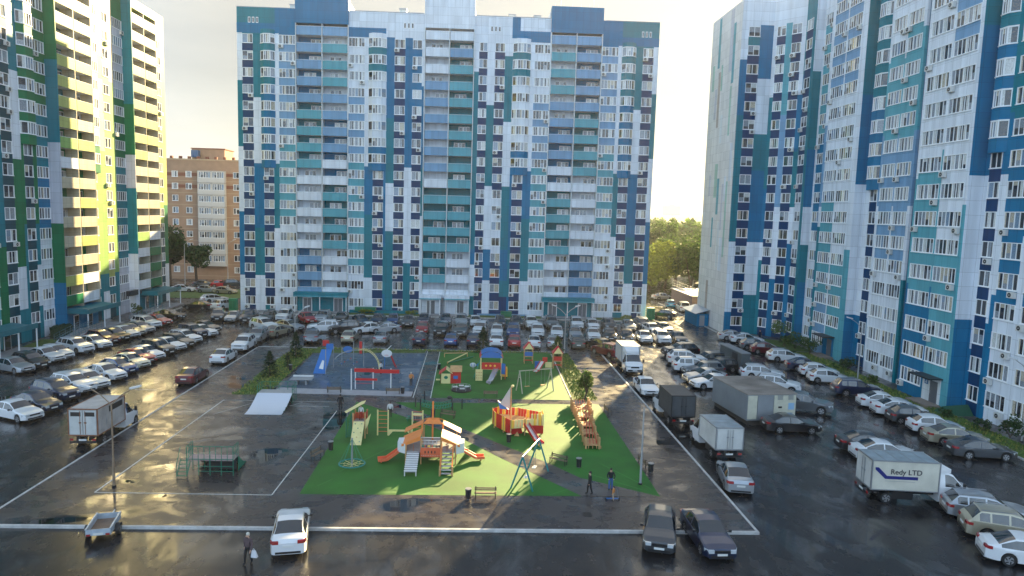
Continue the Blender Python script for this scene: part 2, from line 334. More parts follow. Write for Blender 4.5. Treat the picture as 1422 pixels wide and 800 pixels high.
# grass tufts of the beds
def tufts(name, label, n, region, z=YZ, h=.16):
    k = MB(); g1 = mat('grass_blade', (.10, .17, .03), .8); g2 = mat('grass_blade_yellow', (.24, .24, .05), .8)
    for _ in range(n):
        x, y = region(); a = random.uniform(0, pi); r = random.uniform(.03, .11); hh = h*random.uniform(.5, 1.3)
        dx, dy = cos(a)*r, sin(a)*r; ox, oy = random.uniform(-.08, .08), random.uniform(-.08, .08)
        k.add([(x-dx, y-dy, z), (x+dx, y+dy, z), (x+ox+dx*.4, y+oy+dy*.4, z+hh), (x+ox-dx*.4, y+oy-dy*.4, z+hh)], [(0, 1, 2, 3)], g2 if random.random() < .35 else g1)
    return tag(k.build(name), label, 'grass', kind='stuff')
R_ = random.uniform
tufts('grass', 'short ragged grass of the bed right of the green rubber lawn', 1500, lambda: (R_(9.8, 11.9), R_(64.5, 86)))
tufts('grass', 'short grass round the small conifers left of the blue court', 1500, lambda: (R_(-22, -19), R_(64.6, 86)))
tufts('grass', 'thin grass strip along the foot of the right apartment block', 2500, lambda: (R_(41.8, 44.2), R_(48, 90)), .1)
tufts('grass', 'narrow grass strip along the far edge of the play area', 700, lambda: (R_(-19, 9.5), R_(86.1, 86.9)))
# ------------------------------------------------------------------ apartment facades
WCACHE = {}
def lerp_(a, b, t): return a+(b-a)*t
def window_meshes(kind, w, h):
    """frame mesh and pane mesh in local space: x along the wall, y into the wall, z up"""
    key = (kind, round(w, 2), round(h, 2))
    if key in WCACHE: return WCACHE[key]
    t = .07
    f = MB(); panes = []
    def frame(ax, ay, bx, by, n, y_off=0.0):   # one face between two plan points, n sashes
        a = Vector((ax, ay, 0)); b = Vector((bx, by, 0)); ln = (b-a).length; d = (b-a)/ln
        M = Matrix(((d.x, -d.y, 0, ax), (d.y, d.x, 0, ay), (0, 0, 1, 0), (0, 0, 0, 1)))
        f.T = M
        f.box(0, t, -.03, .10, 0, h, white_frame); f.box(ln-t, ln, -.03, .10, 0, h, white_frame)
        f.box(t, ln-t, -.03, .10, 0, t, white_frame); f.box(t, ln-t, -.03, .10, h-t, h, white_frame)
        for i in range(1, n):
            x = ln*i/n; f.box(x-.032, x+.032, .0, .09, t, h-t, white_frame)
        if kind in ('y', 'w') and h > 1.3 and n > 1: pass
        f.box(-.04, ln+.04, -.09, -.032, -.05, .02, white_frame)
        f.T = None
        panes.append((M, ln, n))
    if kind == 'w': frame(0, 0, w, 0, 2 if w < 1.9 else 3)
    elif kind == 'l': frame(0, 0, w, 0, max(3, round(w/.55)))
    elif kind == 'y':
        q = min(.75, w*.28); p = .55
        frame(0, 0, q, -p, 1); frame(q, -p, w-q, -p, 3); frame(w-q, -p, w, 0, 1)
    elif kind == 'd': frame(0, 0, w, 0, 2)
    fm = f.mesh('window')
    pm = []
    for v in range(9):
        g = MB(); rr = random.Random(v*7+int(w*10))
        for M, ln, n in panes:
            g.T = M
            for i in range(n):
                c = GL[rr.choices(range(5), ((3, 5, 2, 2, 1), (6, 3, 1, 3, 1), (1, 5, 5, 2, 1), (4, 2, 1, 6, 1), (3, 3, 2, 1, 3))[v % 5])[0]]
                x0 = ln*i/n+.03; x1 = ln*(i+1)/n-.03
                q = rr.random(); c2 = GL[rr.choice((1, 2, 2, 4))]
                if q < .35:                                  # a curtain drawn part of the way
                    xm = lerp_(x0, x1, rr.uniform(.25, .75)); ca, cb2 = (c2, GL[0]) if rr.random() < .5 else (GL[0], c2)
                    g.add([(x0, .055, t), (xm, .055, t), (xm, .055, h-t), (x0, .055, h-t)], [(0, 1, 2, 3)], ca); g.add([(xm, .055, t), (x1, .055, t), (x1, .055, h-t), (xm, .055, h-t)], [(0, 1, 2, 3)], cb2)
                elif q < .6:                                 # a blind or a sill full of plants
                    zm = h*rr.uniform(.3, .75)
                    g.add([(x0, .055, zm), (x1, .055, zm), (x1, .055, h-t), (x0, .055, h-t)], [(0, 1, 2, 3)], c2 if q < .5 else c); g.add([(x0, .055, t), (x1, .055, t), (x1, .055, zm), (x0, .055, zm)], [(0, 1, 2, 3)], GL[0] if q < .5 else GL[1])
                else: g.add([(x0, .055, t), (x1, .055, t), (x1, .055, h-t), (x0, .055, h-t)], [(0, 1, 2, 3)], c)
        pm.append(g.mesh('pane'))
    WCACHE[key] = (fm, pm); return WCACHE[key]

def ac_mesh():
    if 'ac' in WCACHE: return WCACHE['ac']
    k = MB(); wc = mat('ac_white', (.62, .62, .60), .5)
    k.box(-.4, .4, -.34, -.06, 0, .52, wc); k.box(-.34, -.3, -.06, .02, -.03, .1, steel); k.box(.3, .34, -.06, .02, -.03, .1, steel)
    k.tube((-.08, -.335, .26), (-.08, -.352, .26), .2, black_plastic, n=14)
    k.tube((-.08, -.352, .26), (-.08, -.36, .26), .05, wc, n=8)
    WCACHE['ac'] = k.mesh('air_conditioner'); return WCACHE['ac']

class Fac:
    def __init__(s, root, o, u, sills, wh=1.42, top=48.7):
        s.root = root; s.o = Vector((o[0], o[1], 0)); u = Vector((u[0], u[1], 0)).normalized(); s.u = u
        s.inw = Vector((-u.y, u.x, 0)); s.sills = sills; s.wh = wh; s.top = top
        s.M = Matrix(((u.x, s.inw.x, 0, s.o.x), (u.y, s.inw.y, 0, s.o.y), (0, 0, 1, 0), (0, 0, 0, 1)))
        s.ang = math.atan2(u.y, u.x)
        if not hasattr(Fac, 'wins'): Fac.wins = {}; Fac.acs = {}; Fac.walls = {}
        if root.name not in Fac.walls: Fac.walls[root.name] = MB(); Fac.wins[root.name] = []; Fac.acs[root.name] = []
        s.mb = Fac.walls[root.name]; s.W = Fac.wins[root.name]; s.A = Fac.acs[root.name]
    def box(s, u0, u1, d0, d1, z0, z1, c):
        s.mb.T = s.M; s.mb.box(u0, u1, d0, d1, z0, z1, clad(c) if isinstance(c, str) else c); s.mb.T = None
    def edges(s):
        z = [0.0]
        for i in range(1, len(s.sills)): z.append((s.sills[i-1]+s.wh+s.sills[i])/2)
        z.append(s.sills[-1]+s.wh+.25); return z
    def strip(s, u0, u1, d, cols, top=None, cap=None, thick=.28):
        """vertical strip, cols runs from the top floor to the ground floor"""
        n = len(s.sills); cols = cols[::-1]; E_ = s.edges(); i = 0
        while i < n:
            j = i
            while j+1 < n and cols[j+1] == cols[i]: j += 1
            z1 = E_[j+1]
            if j == n-1 and cap is None: z1 = top or s.top
            s.box(u0, u1, d, d+thick, E_[i], z1, cols[i]); i = j+1
        if cap: s.box(u0, u1, d-.004, d+thick, E_[-1], top or s.top, cap)
    def win(s, kind, u, w, d, i, h=None):
        s.W.append((s, kind, u, w, d, s.sills[i], h or s.wh))
        if kind != 'y' and random.random() < s.acp:
            s.A.append((s, u+random.choice((.35, w-.35)), d, s.sills[i]-.62))
    acp = .32
    def column(s, kind, u0, u1, d, cols, cap='W', top=None, rows=None, bayfrom=99, inner=None, strips=('', ''), ledge=True):
        n = len(s.sills); cc = cols[::-1]
        s.box(u0, u1, d+.3, d+.42, 0, s.top-.1, 'D')
        for i in range(n):
            z0 = 0 if i == 0 else s.sills[i-1]+s.wh; z1 = s.sills[i]
            if rows and i not in rows:
                s.box(u0, u1, d, d+.28, z0, z1+s.wh, cc[i]); continue
            if kind == 'y' and i >= bayfrom:
                w = u1-u0; q = min(.75, w*.28); p = .55
                s.mb.T = s.M; s.mb.prism([(u0+.005, d+.2), (u0+.005, d), (u0+q, d-p), (u1-q, d-p), (u1-.005, d), (u1-.005, d+.2)], z0+(.06 if i > bayfrom else -.1), z1-.06, clad(cc[i]))
                s.mb.prism([(u0-.03, d+.02), (u0+q-.03, d-p-.05), (u1-q+.03, d-p-.05), (u1+.03, d+.02)], z1+s.wh, z1+s.wh+.06, white_frame)
                s.mb.prism([(u0-.03, d+.02), (u0+q-.03, d-p-.05), (u1-q+.03, d-p-.05), (u1+.03, d+.02)], z1-.06, z1, white_frame)
                s.mb.T = None
                if i == bayfrom: s.box(u0, u1, d, d+.2, z0, z0+.3, cc[i])
                s.win('y', u0, w, d, i)
            elif kind == 'y':
                a, b = inner; s.box(a, b, d, d+.28, z0, z1, cc[i]); s.win('w', a, b-a, d, i)
            else:
                s.box(u0, u1, d, d+.28, z0, z1, cc[i]); s.win(kind, u0, u1-u0, d, i)
        if kind == 'y' and bayfrom > 0:
            for (a, b), st in (((u0, inner[0]), strips[0]), ((inner[1], u1), strips[1])):
                if b-a > .02:
                    E_ = s.edges(); q = st[::-1]; m = min(bayfrom, n)
                    for i in range(m): s.box(a, b, d, d+.28, E_[i], E_[i+1] if i+1 < m else s.sills[m-1]+s.wh, q[i])
        zt = s.sills[-1]+s.wh
        s.box(u0, u1, d, d+.28, zt, (top or s.top), cap)
        if kind == 'y' and bayfrom <= n-1:
            w = u1-u0; q = min(.75, w*.28); p = .55
            s.mb.T = s.M; s.mb.prism([(u0+.005, d+.2), (u0+.005, d), (u0+q, d-p), (u1-q, d-p), (u1-.005, d), (u1-.005, d+.2)], zt+.06, zt+.75, clad(cap)); s.mb.T = None
    def stack(s, u0, u1, d, left, right, bl, br, side='B', top=None, capc='B', captop=51.0, rows=None, pil='K', zbase=None, split=True, deep=1.35):
        """a stack of open balconies; the strings run from the top floor down"""
        n = len(left); um = (u0+u1)/2; back = d+deep
        halves = ((u0, um-.05, left, bl), (um+.05, u1, right, br)) if split else ((u0, u1, left, bl),)
        k0 = 17-n+1
        s.box(u0-.12, u0, d-.33, back+.1, 3.3 if zbase is None else zbase, captop, pil); s.box(u1, u1+.12, d-.33, back+.1, 3.3 if zbase is None else zbase, captop, pil)
        if split: s.box(um-.06, um+.06, d-.30, back, 3.3 if zbase is None else zbase, s.top-2.2, pil)
        for a, b, fr, bk in halves:
            for q, (cf, cbk) in enumerate(zip(fr, bk)):
                row = 17-q
                zs = s.sills[row] if row < len(s.sills) else s.sills[-1]+2.62*(row-len(s.sills)+1)
                z1 = zs+.25; z0 = zs-1.12
                s.box(a, b, back, back+.12, z0, z0+2.64, cbk)
                k = MB(); k.T = Matrix.Identity(4)
                w = b-a-.14
                k.box(.005, w, 0, .09, 0, z1-z0, clad(cf)); k.box(.0, w+.005, .092, deep+.3, 0, .14, clad('W'))
                k.box(-.0, w+.005, -.015, .10, z1-z0, z1-z0+.035, white_frame)
                o = k.build('balcony', s.root); o.matrix_basis = s.M @ Matrix.Translation((a+.07, d-.33, z0))
                s.bal.append(o)
                # door and window on the back wall
                dm = MB(); x = w*random.choice((.22, .42, .5)); g = random.choice(GL[:3]+GL[:1])
                dm.box(x, x+.75, -.05, .0, .16, 2.28, white_frame); dm.box(x+.09, x+.66, -.058, -.052, .3, 2.2, g)
                dm.box(x+.75, x+1.9, -.05, .0, .95, 2.28, white_frame); dm.box(x+.83, x+1.30, -.058, -.052, 1.03, 2.2, GL[1]); dm.box(x+1.36, x+1.83, -.058, -.052, 1.03, 2.2, g)
                if x+1.9 > w: dm = None
                if dm:
                    do = dm.build('balcony_door', o); do.location = (0, deep+.33, 0)
        if capc: s.box(u0-.13, u1+.13, d-.34, back+.1, s.top-2.2, captop, capc)
    def finish(s):
        root = s.root; cp = Vector((0, 0, H))
        items = []
        for it in s.W:
            F, kind, u, w, d, z, h = it
            c = F.M @ Vector((u+w/2, d, z+h/2)); v = c-cp
            face = abs(v.normalized().dot(F.inw)); items.append((w*h*face/v.length_squared*(1.0 if v.dot(fwd) > 0 else 0), it))
        items.sort(key=lambda q: -q[0])
        stuff = MB(); stuffp = {}
        for r, (_, (F, kind, u, w, d, z, h)) in enumerate(items):
            fm, pm = window_meshes(kind, w, h); pmx = random.choice(pm)
            if kind == 'l' and random.random() < .5: pmx = pm[1]
            M = F.M @ Matrix.Translation((u, d, z))
            if r < 100:
                o = ob('window', fm, root); o.matrix_basis = M; ob('pane', pmx, o)
            else:
                for me in (fm, pmx):
                    for mi_, mt in enumerate(me.materials):
                        fs = [tuple(p.vertices) for p in me.polygons if p.material_index == mi_]
                        if not fs: continue
                        used = sorted({v for f_ in fs for v in f_}); mpv = {v: i for i, v in enumerate(used)}
                        stuff.T = M; stuff.add([me.vertices[v].co for v in used], [tuple(mpv[v] for v in f_) for f_ in fs], mt)
        stuff.T = None
        if stuff.v: tag(stuff.build('window', root), kind='stuff')
        random.shuffle(s.A)
        am = ac_mesh()
        for F, u, d, z in s.A[:95]:
            o = ob('air_conditioner', am, root); o.matrix_basis = F.M @ Matrix.Translation((u, d, z))
        s.mb.build('wall', root)
    bal = []

def sills(a0, a1, pitch, n): return [a0]+[a1+pitch*i for i in range(n-1)]
# ------------------------------------------------------------------ the long block across the yard (facade towards the camera)
cb_ = place('apartment_block', 'long white, teal and blue apartment block across the far side of the yard', 'apartment block', (-4.7, 118.2, 0))
cs = [1.05, 3.95]+[6.5+2.62*i for i in range(15)]
XL, XR = -38.7, 29.3
F = Fac(cb_, (0, 118.2), (1, 0), cs)
def both(f):                       # the right half mirrors the left one
    f(lambda a, b: (a, b), False); f(lambda a, b: (XL+XR-b, XL+XR-a), True)
def wing(mp, mir):
    a, b = mp(-38.7, -37.9); F.strip(a, b, 0, "WWWTTTTWWWWBBBBWW", cap='T')
    a, b = mp(-37.9, -36.2); F.column('w', a, b, 0, "NNNNNNNNNNNNNNNNN", cap='T')
    a, b = mp(-36.2, -35.0); F.strip(a, b, 0, "TTTTWWWWBBBBTTTWW", cap='T')
    a, b = mp(-35.0, -32.7); ia, ib = mp(-34.6, -33.0)
    c0 = "WWWWWWWWBBBBTTTWW"; c1 = "WWWWWWWWTTTTWWWWW"
    F.column('y', a, b, 0, "TTTBBBBB"+"NNNNNNNNT", cap='T', bayfrom=9, inner=(ia, ib), strips=(c0, c1) if not mir else (c1, c0))
    a, b = mp(-32.7, -32.1); F.strip(a, b, 0, "WWWWWWWWTTTTWWWWW", cap='B')
    a, b = mp(-32.1, -29.42); F.column('l', a, b, 0, "LLLLLLAAAAAWWWWWW", cap='B')
    l, r = "LLLLLAAAAWWWWWLLL", "LAAALLLLWWAAAAWWW"; bl, br = "BBBBBTTTTWWWWWBBB", "BWWWWWBBBBTTTTWWW"
    a, b = mp(-29.3, -21.1)
    if mir: F.stack(a, b, 0, r, l, br, bl, captop=50.6)
    else: F.stack(a, b, 0, l, r, bl, br, captop=51.6)
    a, b = mp(-20.98, -18.4); F.column('l', a, b, 0, "WWWLLLLAAAAAAAWWW", cap='W')
    a, b = mp(-18.4, -17.8); F.strip(a, b, 0, "WWWWWWWWBBBTTTTWW", cap='W')
    a, b = mp(-17.8, -14.9); ia, ib = mp(-17.0, -15.3)
    c0 = "WWWWWWWWBBBTTTTWW"; c1 = "WWWWWWWWBBBBBTTTB"
    F.column('y', a, b, 0, "TTWWWWBB"+"NNNNNNNNN", cap='W', bayfrom=9, inner=(ia, ib), strips=(c0, c1) if not mir else (c1, c0))
both(wing)
F.strip(-14.9, -13.6, 0, "BBBBBTTTTWWWTTTTT", cap='W')
F.column('w', -13.6, -11.9, 0, "NNNNNNNNNNNNNNNNN", cap='W'); F.strip(-11.9, -10.7, 0, "BBBBBBBBWWWWWWTTT", cap='W')
F.column('w', -10.7, -9.2, 0, "BBBBNNNNNNNNNNTNN", cap='W'); F.strip(-9.2, -8.82, 0, "WWWBBBBBTTTWWWWWW", cap='W')
F.stack(-8.7, -.9, 0, "WWWLLLLLLWAAAAAAW", "WLAAAAAAAAAAAAWWW", "WWWWWWWWWWTTTTTTW", "WTTTTTTTTTTTTTWWW", capc='W', captop=51.4)
F.strip(-.78, -.0, 0, "WWTTTTTTTTTTTBWWT", cap='W')
F.column('w', 0, 1.35, 0, "NNNNNNNNNNNNNNNNN", cap='W'); F.strip(1.35, 2.6, 0, "WWWWTTTTTWWWWBBWW", cap='W')
F.column('w', 2.6, 4.2, 0, "NNNNNNNNNWWWWNNNN", cap='W'); F.strip(4.2, 5.5, 0, "WTTTTWWWWTTTTBBTN", cap='W')
# colour patches of the attic wall, vents, back and side walls, roof
for a, b, z0, z1, c in ((-38.72, -32.71, 44.75, 46.3, 'B'), (-21.0, -15.0, 44.7, 46.2, 'B'), (-32.7, -29.4, 44.8, 48.72, 'B'), (5.3, 6.6, 45.4, 48.72, 'B'), (6.6, 11.5, 44.9, 46.6, 'B'), (20.3, 22.6, 45.4, 48.2, 'B'), (22.6, 29.32, 44.85, 46.2, 'B')):
    F.box(a, b, -.03, .0, z0, z1, c)
for x in (-36.9, -12.2, 1.8, 26.4):
    for q in range(3):
        F.box(x+q*.62, x+q*.62+.38, -.06, -.032, 46.3, 47.2, white_frame); F.box(x+q*.62+.07, x+q*.62+.31, -.068, -.062, 46.4, 47.1, GL[0])
for a, b in ((-29.5, -20.9), (-8.9, -.7), (11.5, 20.1)): F.box(a, b, 1.48, 5.5, 0, 50.2, 'W')
F.box(XL, XR, 1.5, 8.9, 0, 48.0, 'W'); F.box(XL, XL+.3, .28, 9, 0, 48.7, 'W'); F.box(XR-.3, XR, .28, 9, 0, 48.7, 'T')
F.box(XL+.3, XR-.3, 8.7, 9, 0, 48.7, 'W'); F.box(-26, 20, 9.01, 13, 0, 48.5, 'W')
rf = MB()
for a, b in ((XL, -29.6), (-20.8, -9.0), (-.6, 11.4), (20.3, XR)): rf.box(a, b, 118.15, 118.5, 48.705, 48.8, steel)
rf.build('roof', cb_)
for x, y in ((-31, 121), (-13.2, 121), (4.8, 122), (9, 122)):
    rf = MB(); rf.box(x, x+1.1, y, y+1.1, 48.01, 50.0, clad('K')).box(x-.1, x+1.2, y-.1, y+1.2, 50.0, 50.15, steel); rf.build('roof_vent', cb_)
rf = MB()
for x in (-5.5, 13.2, 18.6): rf.tube((x, 120, 50.3), (x, 120, 53.5), .035, steel)
for q in range(6): rf.tube((12.2+q*1.4, 119, 50.4), (12.2+q*1.4, 119, 51.4), .02, steel)
rf.split('antenna', cb_)
# entrances of the long block
def entrance(root, M, w, c='T', door=(.2, .75), sign=True):
    k = MB(); k.T = M; cl = clad(c)
    k.box(-.3, w+.3, -1.7, -.0, 2.75, 3.45, cl); k.box(-.3, w+.3, -1.75, -1.7, 2.72, 2.9, clad('A'))
    for x in (-.15, w+.05, w*.48): k.box(x, x+.12, -1.6, -1.48, .07, 2.75, white_frame)
    k.box(-.2, w+.2, -1.75, -.05, 0, .14, pale_conc)
    o = k.build('canopy', root)
    k = MB(); k.T = M; k.box(0, w, -.02, .1, .14, 2.75, cl); k.build('entrance_wall', root)
    for f in door:
        k = MB(); k.T = M; dm = mat('grey_metal_door', (.16, .17, .19), .4, .3)
        k.box(w*f-.12, w*f+1.42, -.05, -.022, .14, 2.45, white_frame); k.box(w*f, w*f+.62, -.075, -.052, .14, 2.3, dm); k.box(w*f+.67, w*f+1.3, -.075, -.052, .14, 2.3, dm)
        d = k.build('door', root)
        k = MB(); k.T = M; k.box(w*f+.55, w*f+.59, -.12, -.075, 1.0, 1.3, steel); k.build('handle', d)
entrance(cb_, F.M @ Matrix.Translation((-29.3, -.1, 0)), 8.2, 'T', (.12, .74))
entrance(cb_, F.M @ Matrix.Translation((-8.7, -.1, 0)), 3.0, 'W', (.3,))
entrance(cb_, F.M @ Matrix.Translation((-4.6, -.1, 0)), 3.6, 'W', (.45,))
entrance(cb_, F.M @ Matrix.Translation((11.7, -.1, 0)), 8.2, 'T', (.12, .74))
k = MB(); k.box(-20.6, -9.2, 117.3, 117.9, .0, .55, clad('T')).box(-19.6, -16.2, 116.6, 117.6, .55, 1.15, mat('green_sheet', (.01, .16, .08), .4))
k.box(.6, 9.6, 117.5, 117.9, 0, .35, clad('L')).box(4.6, 6.4, 116.7, 117.6, .1, .9, mat('green_sheet', (.01, .16, .08), .4))
k.build('plinth', cb_)
F.finish()

# ------------------------------------------------------------------ the tall green and lime block on the left
lb = place('apartment_block', 'green, teal and lime apartment block along the left edge of the yard', 'apartment block', (-54, 105, 0))
ls = [2.1]+[4.75+2.56*i for i in range(16)]
F = Fac(lb, (-54.4, 0), (0, 1), ls, top=49.0); F.acp = .16
F.column('w', 74.0, 75.8, 0, "D"*17, cap='T'); F.strip(75.8, 77.2, 0, "AAAAAATTTTWWWTTTT"); F.column('w', 77.2, 79.0, 0, "D"*17, cap='T'); F.strip(79.0, 81.0, 0, "TTTTTTAAAAWWWTTTT")
F.column('l', 81.0, 82.9, 0, "BBBBBBTTTTTAAAAAA", cap='T'); F.strip(82.9, 84.4, 0, "TTTWWWWWTTTTTGGGG"); F.column('w', 84.4, 86.3, 0, "D"*17, cap='T')
F.strip(86.3, 87.9, 0, "TTTTTWWWWGGGGGWWT")
F.column('y', 87.9, 90.9, 0, "TTGGGGGG"+"DDDDDDDDD", cap='G', bayfrom=9, inner=(88.4, 90.1), strips=("GGGGGGGGGGGGTTTTT", "TTTTTTTTGGGGTTWWT"))
F.column('l', 90.9, 93.3, 0, "GGGGGGTTTBBBWWWWW", cap='G')
def lstack(F, u0, u1, l, r, bl, br, captop=49.0, capc='Y'):
    F2 = Fac(lb, (-53.25, 0), (0, 1), ls, top=49.0); F2.bal = F.bal
    F2.stack(u0, u1, 0, l, r, bl, br, capc=capc, captop=captop, pil='C', zbase=3.2)
    return F2
lstack(F, 93.45, 101.6, "YYYYYYYYPWCCCCCYGG"[:17], "YYYYYYYCYCCYCYCWW", "TTTTTTTGGGGGCCCCG"[:17], "WWWWWWWWGGGGGGGGG", 50.0)
F.strip(101.7, 102.7, 0, "GGPPKKKKKKPPPPPAW", cap='P')
F.column('y', 102.7, 105.6, 0, "MMKMKKEGG"+"PYYYYYTD", cap='P', bayfrom=8, inner=(103.2, 104.8), strips=("PPPPPPPPPPPPPPPTT", "PPPPPPPPPPPPPPPTT"))
F.strip(105.6, 107.3, 0, "CCPPCCCCPPPPPPPTW", cap='P'); F.column('w', 107.3, 109.0, 0, "PYCPPYYYPYYYYYYTD", cap='Y'); F.strip(109.0, 110.3, 0, "CCCCPPPPPPPPPPPTT", cap='C')
F.column('l', 110.3, 113.3, 0, "EEEEGGGGTTTTTTEEE", cap='G')
lstack(F, 113.45, 121.6, "YYYYYYYYYCCCCPWWW", "YYYYYYYYCCCCCWGGG", "GWWWWWGGGGWWGGTTT", "GGGGGGGGGWWWWDDDD", 48.2, 'P')
F.column('y', 121.7, 124.0, 0, "TTTTTGGGG"+"YYYPPTTT", cap='G', bayfrom=7, inner=(122.1, 123.5), strips=("CCCCCCCCCCCCAAAAA", "PPPPPPPPPPPPAAAAA"))
F.strip(124.0, 125.0, 0, "YYYYYYYPPPPPAAAAA", cap='P'); F.column('w', 125.0, 126.5, 0, "YYYYYYYYYPPPDDDDD", cap='Y'); F.strip(126.5, 128.0, 0, "YYYYYYYYYYPGGGGWW", cap='Y')
# returns facing the camera, where the balcony stacks stand proud
G = Fac(lb, (-54.4, 93.3), (1, 0), ls, top=49.5)
G.strip(0, 1.5, 0, "GGGGTTTTEEEEGGGBB", thick=.14); G.o.y = 113.3; G.M[1][3] = 113.3
G.strip(0, 1.5, 0, "TTTTTGGGEETTTTWWW", thick=.14)
F.box(70, 128, 1.5, 15, 0, 48.5, 'C'); F.box(128-.3, 128, .28, 15.0, 0, 49.0, 'C'); F.box(70, 70.3, .28, 15, 0, 49, 'C')
F.box(70, 74, 0, .28, 0, 49, 'T'); F.box(93.34, 101.75, -1.1, 1.5, 0, 3.2, 'B'); F.box(113.34, 121.75, -1.1, 1.5, 0, 3.2, 'T')
rf = MB(); rf.box(-69.4, -54.5, 70, 128, 48.6, 48.75, steel); rf.build('roof', lb)
# canopies with slim posts and ramps with railings
teal_paint = mat('teal_paint', (.012, .16, .20), .4, 0, .15, 1)
def left_canopy(y0, y1, x1=-50.6):
    k = MB(); k.sheet([(-53.4, y0, 3.1), (x1, y0, 2.8), (x1, y1, 2.8), (-53.4, y1, 3.1)], teal_paint, .1); k.box(x1, x1+.1, y0, y1, 2.6, 3.2, teal_paint); k.box(-53.4, x1, y0-.1, y0, 2.6, 3.3, teal_paint)
    o = k.build('canopy', lb)
    k = MB()
    for y in (y0+.1, (y0+y1)/2, y1-.1): k.box(x1-.1, x1+.02, y-.06, y+.06, 0, 2.7, white_frame)
    k.split('canopy_post', lb)
    for y in (y0+1.2, y0+4.6):
        k = MB(); k.box(-53.12, -53.06, y, y+1.2, .1, 2.2, white_frame); k.box(-53.05, -53.03, y+.1, y+1.1, .15, 2.1, GL[0]); k.build('door', lb)
    k = MB(); k.box(-53.1, -50.2, y0-.2, y1+.2, 0, .22, pale_conc); k.build('step', lb)
left_canopy(76.5, 83.2); left_canopy(94.0, 102.5); left_canopy(114.5, 123.5)
rail_m = mat('grey_blue_railing', (.10, .22, .28), .4, .3)
def ramp(x, y0, y1, d=1.3):
    k = MB(); k.add([(x, y0, 0), (x+d, y0, 0), (x+d, y1, 0), (x, y1, 0), (x, y1, .75), (x+d, y1, .75)], [(0, 3, 2, 1), (0, 1, 5, 4), (1, 2, 5), (0, 4, 3), (2, 3, 4, 5)], pale_conc)
    n = int(abs(y1-y0)/1.2)
    for xx in (x+.05, x+d-.05):
        for i in range(n+1):
            y = y0+(y1-y0)*i/n; z = .75*i/n; k.tube((xx, y, z), (xx, y, z+.95), .025, rail_m, n=6)
        for h in (.95, .6, .3): k.tube((xx, y0, h), (xx, y1, .75+h), .022, rail_m, n=6)
    k.build('ramp', lb)
ramp(-50.1, 86.0, 94.0); ramp(-50.1, 104.0, 113.5); ramp(-51.6, 88.0, 94.0, 1.1)
k = MB(); sgn = mat('dark_shop_sign', (.015, .02, .03), .3)
k.box(-53.6, -53.0, 110.6, 114.4, 2.9, 3.7, sgn)
o = k.build('sign', lb)
F.finish()

# ------------------------------------------------------------------ the white, teal and blue block on the right
rb = place('apartment_block', 'white, teal and blue apartment block with stepped bays along the right edge', 'apartment block', (46, 80, 0))
rs = [1.35]+[4.03+2.64*i for i in range(16)]
RT = 49.4
def RF(X, Y): f = Fac(rb, (X, Y), (0, -1), rs, wh=1.45, top=RT); f.acp = .42; return f
F = Fac(rb, (37.9, 104.3), (1, 0), rs, wh=1.40, top=48.8); F.acp = .3
F.strip(0, .95, 0, "WWBBBTTTTTTTWWWWB"); F.column('w', .95, 2.65, 0, "TNNNNNNNNNNNNNNNN", cap='W'); F.strip(2.65, 4.6, 0, "BBBWWWTTBBBBWWWTT", cap='W')
F = Fac(rb, (42.5, 104.3), (.67, -.742), rs, wh=1.40, top=48.8); F.acp = .3
F.strip(0, .55, 0, "WWWWTTTTTBBBWTTTT"); F.column('w', .55, 1.85, 0, "N"*17, cap='W'); F.strip(1.85, 2.75, 0, "AAAAALLLLLWWWWBBB", cap='W')
F.column('w', 2.75, 4.15, 0, "N"*17, cap='W'); F.strip(4.15, 4.75, 0, "WWWWBBBTTTWWBBBBB", cap='W')
F = RF(45.68, 100.78); F.strip(0, .35, 0, "TTTBBBTTTTWWBBBBB"); F.column('w', .35, 2.15, 0, "NNNNNNNNNWWWNNNNN", cap='T'); F.strip(2.15, 2.9, 0, "TTTTTTTTTTTTTTTTT"); 
def ret(X0, X1, Y, cols): g = Fac(rb, (X0, Y), (1, 0), rs, wh=1.45, top=RT+.004); g.strip(0, X1-X0, 0, cols, thick=.2)
ret(45.69, 47.0, 97.86, "WWWTTTTBBBWWTTBBB")
F = RF(46.85, 97.85); F.strip(0, .5, 0, "WWWWWWWWWWWWWWWWW"); F.column('l', .5, 2.9, 0, "AAAAAABBBBBWWWWWW", cap='W'); F.strip(2.9, 4.7, 0, "WWWWWWWLLLLWWWWWT")
F = RF(45.65, 93.15); F.strip(0, .7, 0, "WWWWWWLLLLWTTTTTT"); F.column('l', .7, 3.9, 0, "LLLLWWWWWAAAAALLL", cap='L'); F.strip(3.9, 4.15, 0, "WWWWWWWWWWWWWWWWW")
F.column('l', 4.15, 7.3, 0, "LLLLWWWWWWWWAAAAA", cap='L', rows=set(range(1, 17))); F.strip(7.3, 8.65, 0, "WWWWWWWWWWWWAAAAA")
ret(45.66, 47.0, 84.49, "TTTTTBBBBWWWWWWBB")
F = RF(46.9, 84.48); F.strip(0, .45, 0, "TTTTTBBBBWWWWWWBB"); F.column('y', .45, 3.1, 0, "TTTTTBBBB"+"NNNNNNNN", cap='T', bayfrom=8, inner=(1.2, 2.7), strips=("BBBBBBBBBWWWWWWBB", "TTTTTBBBBWWWWWWBB")); F.strip(3.1, 4.5, 0, "TTTTAAABBWWWWWWBB")
F = RF(45.95, 80.0); F.strip(0, .35, 0, "WWWWAAALLLWWWWWWW"); F.column('l', .35, 2.95, 0, "WWWAAAALLLLLWWWWW", cap='W'); F.strip(2.95, 3.2, 0, "WWWWAAALLLWWWWWWW")
F.column('l', 3.2, 5.8, 0, "WWAAAAALLLLLWWWWW", cap='W'); F.strip(5.8, 6.25, 0, "WWWAAAALLLWWWTTTT")
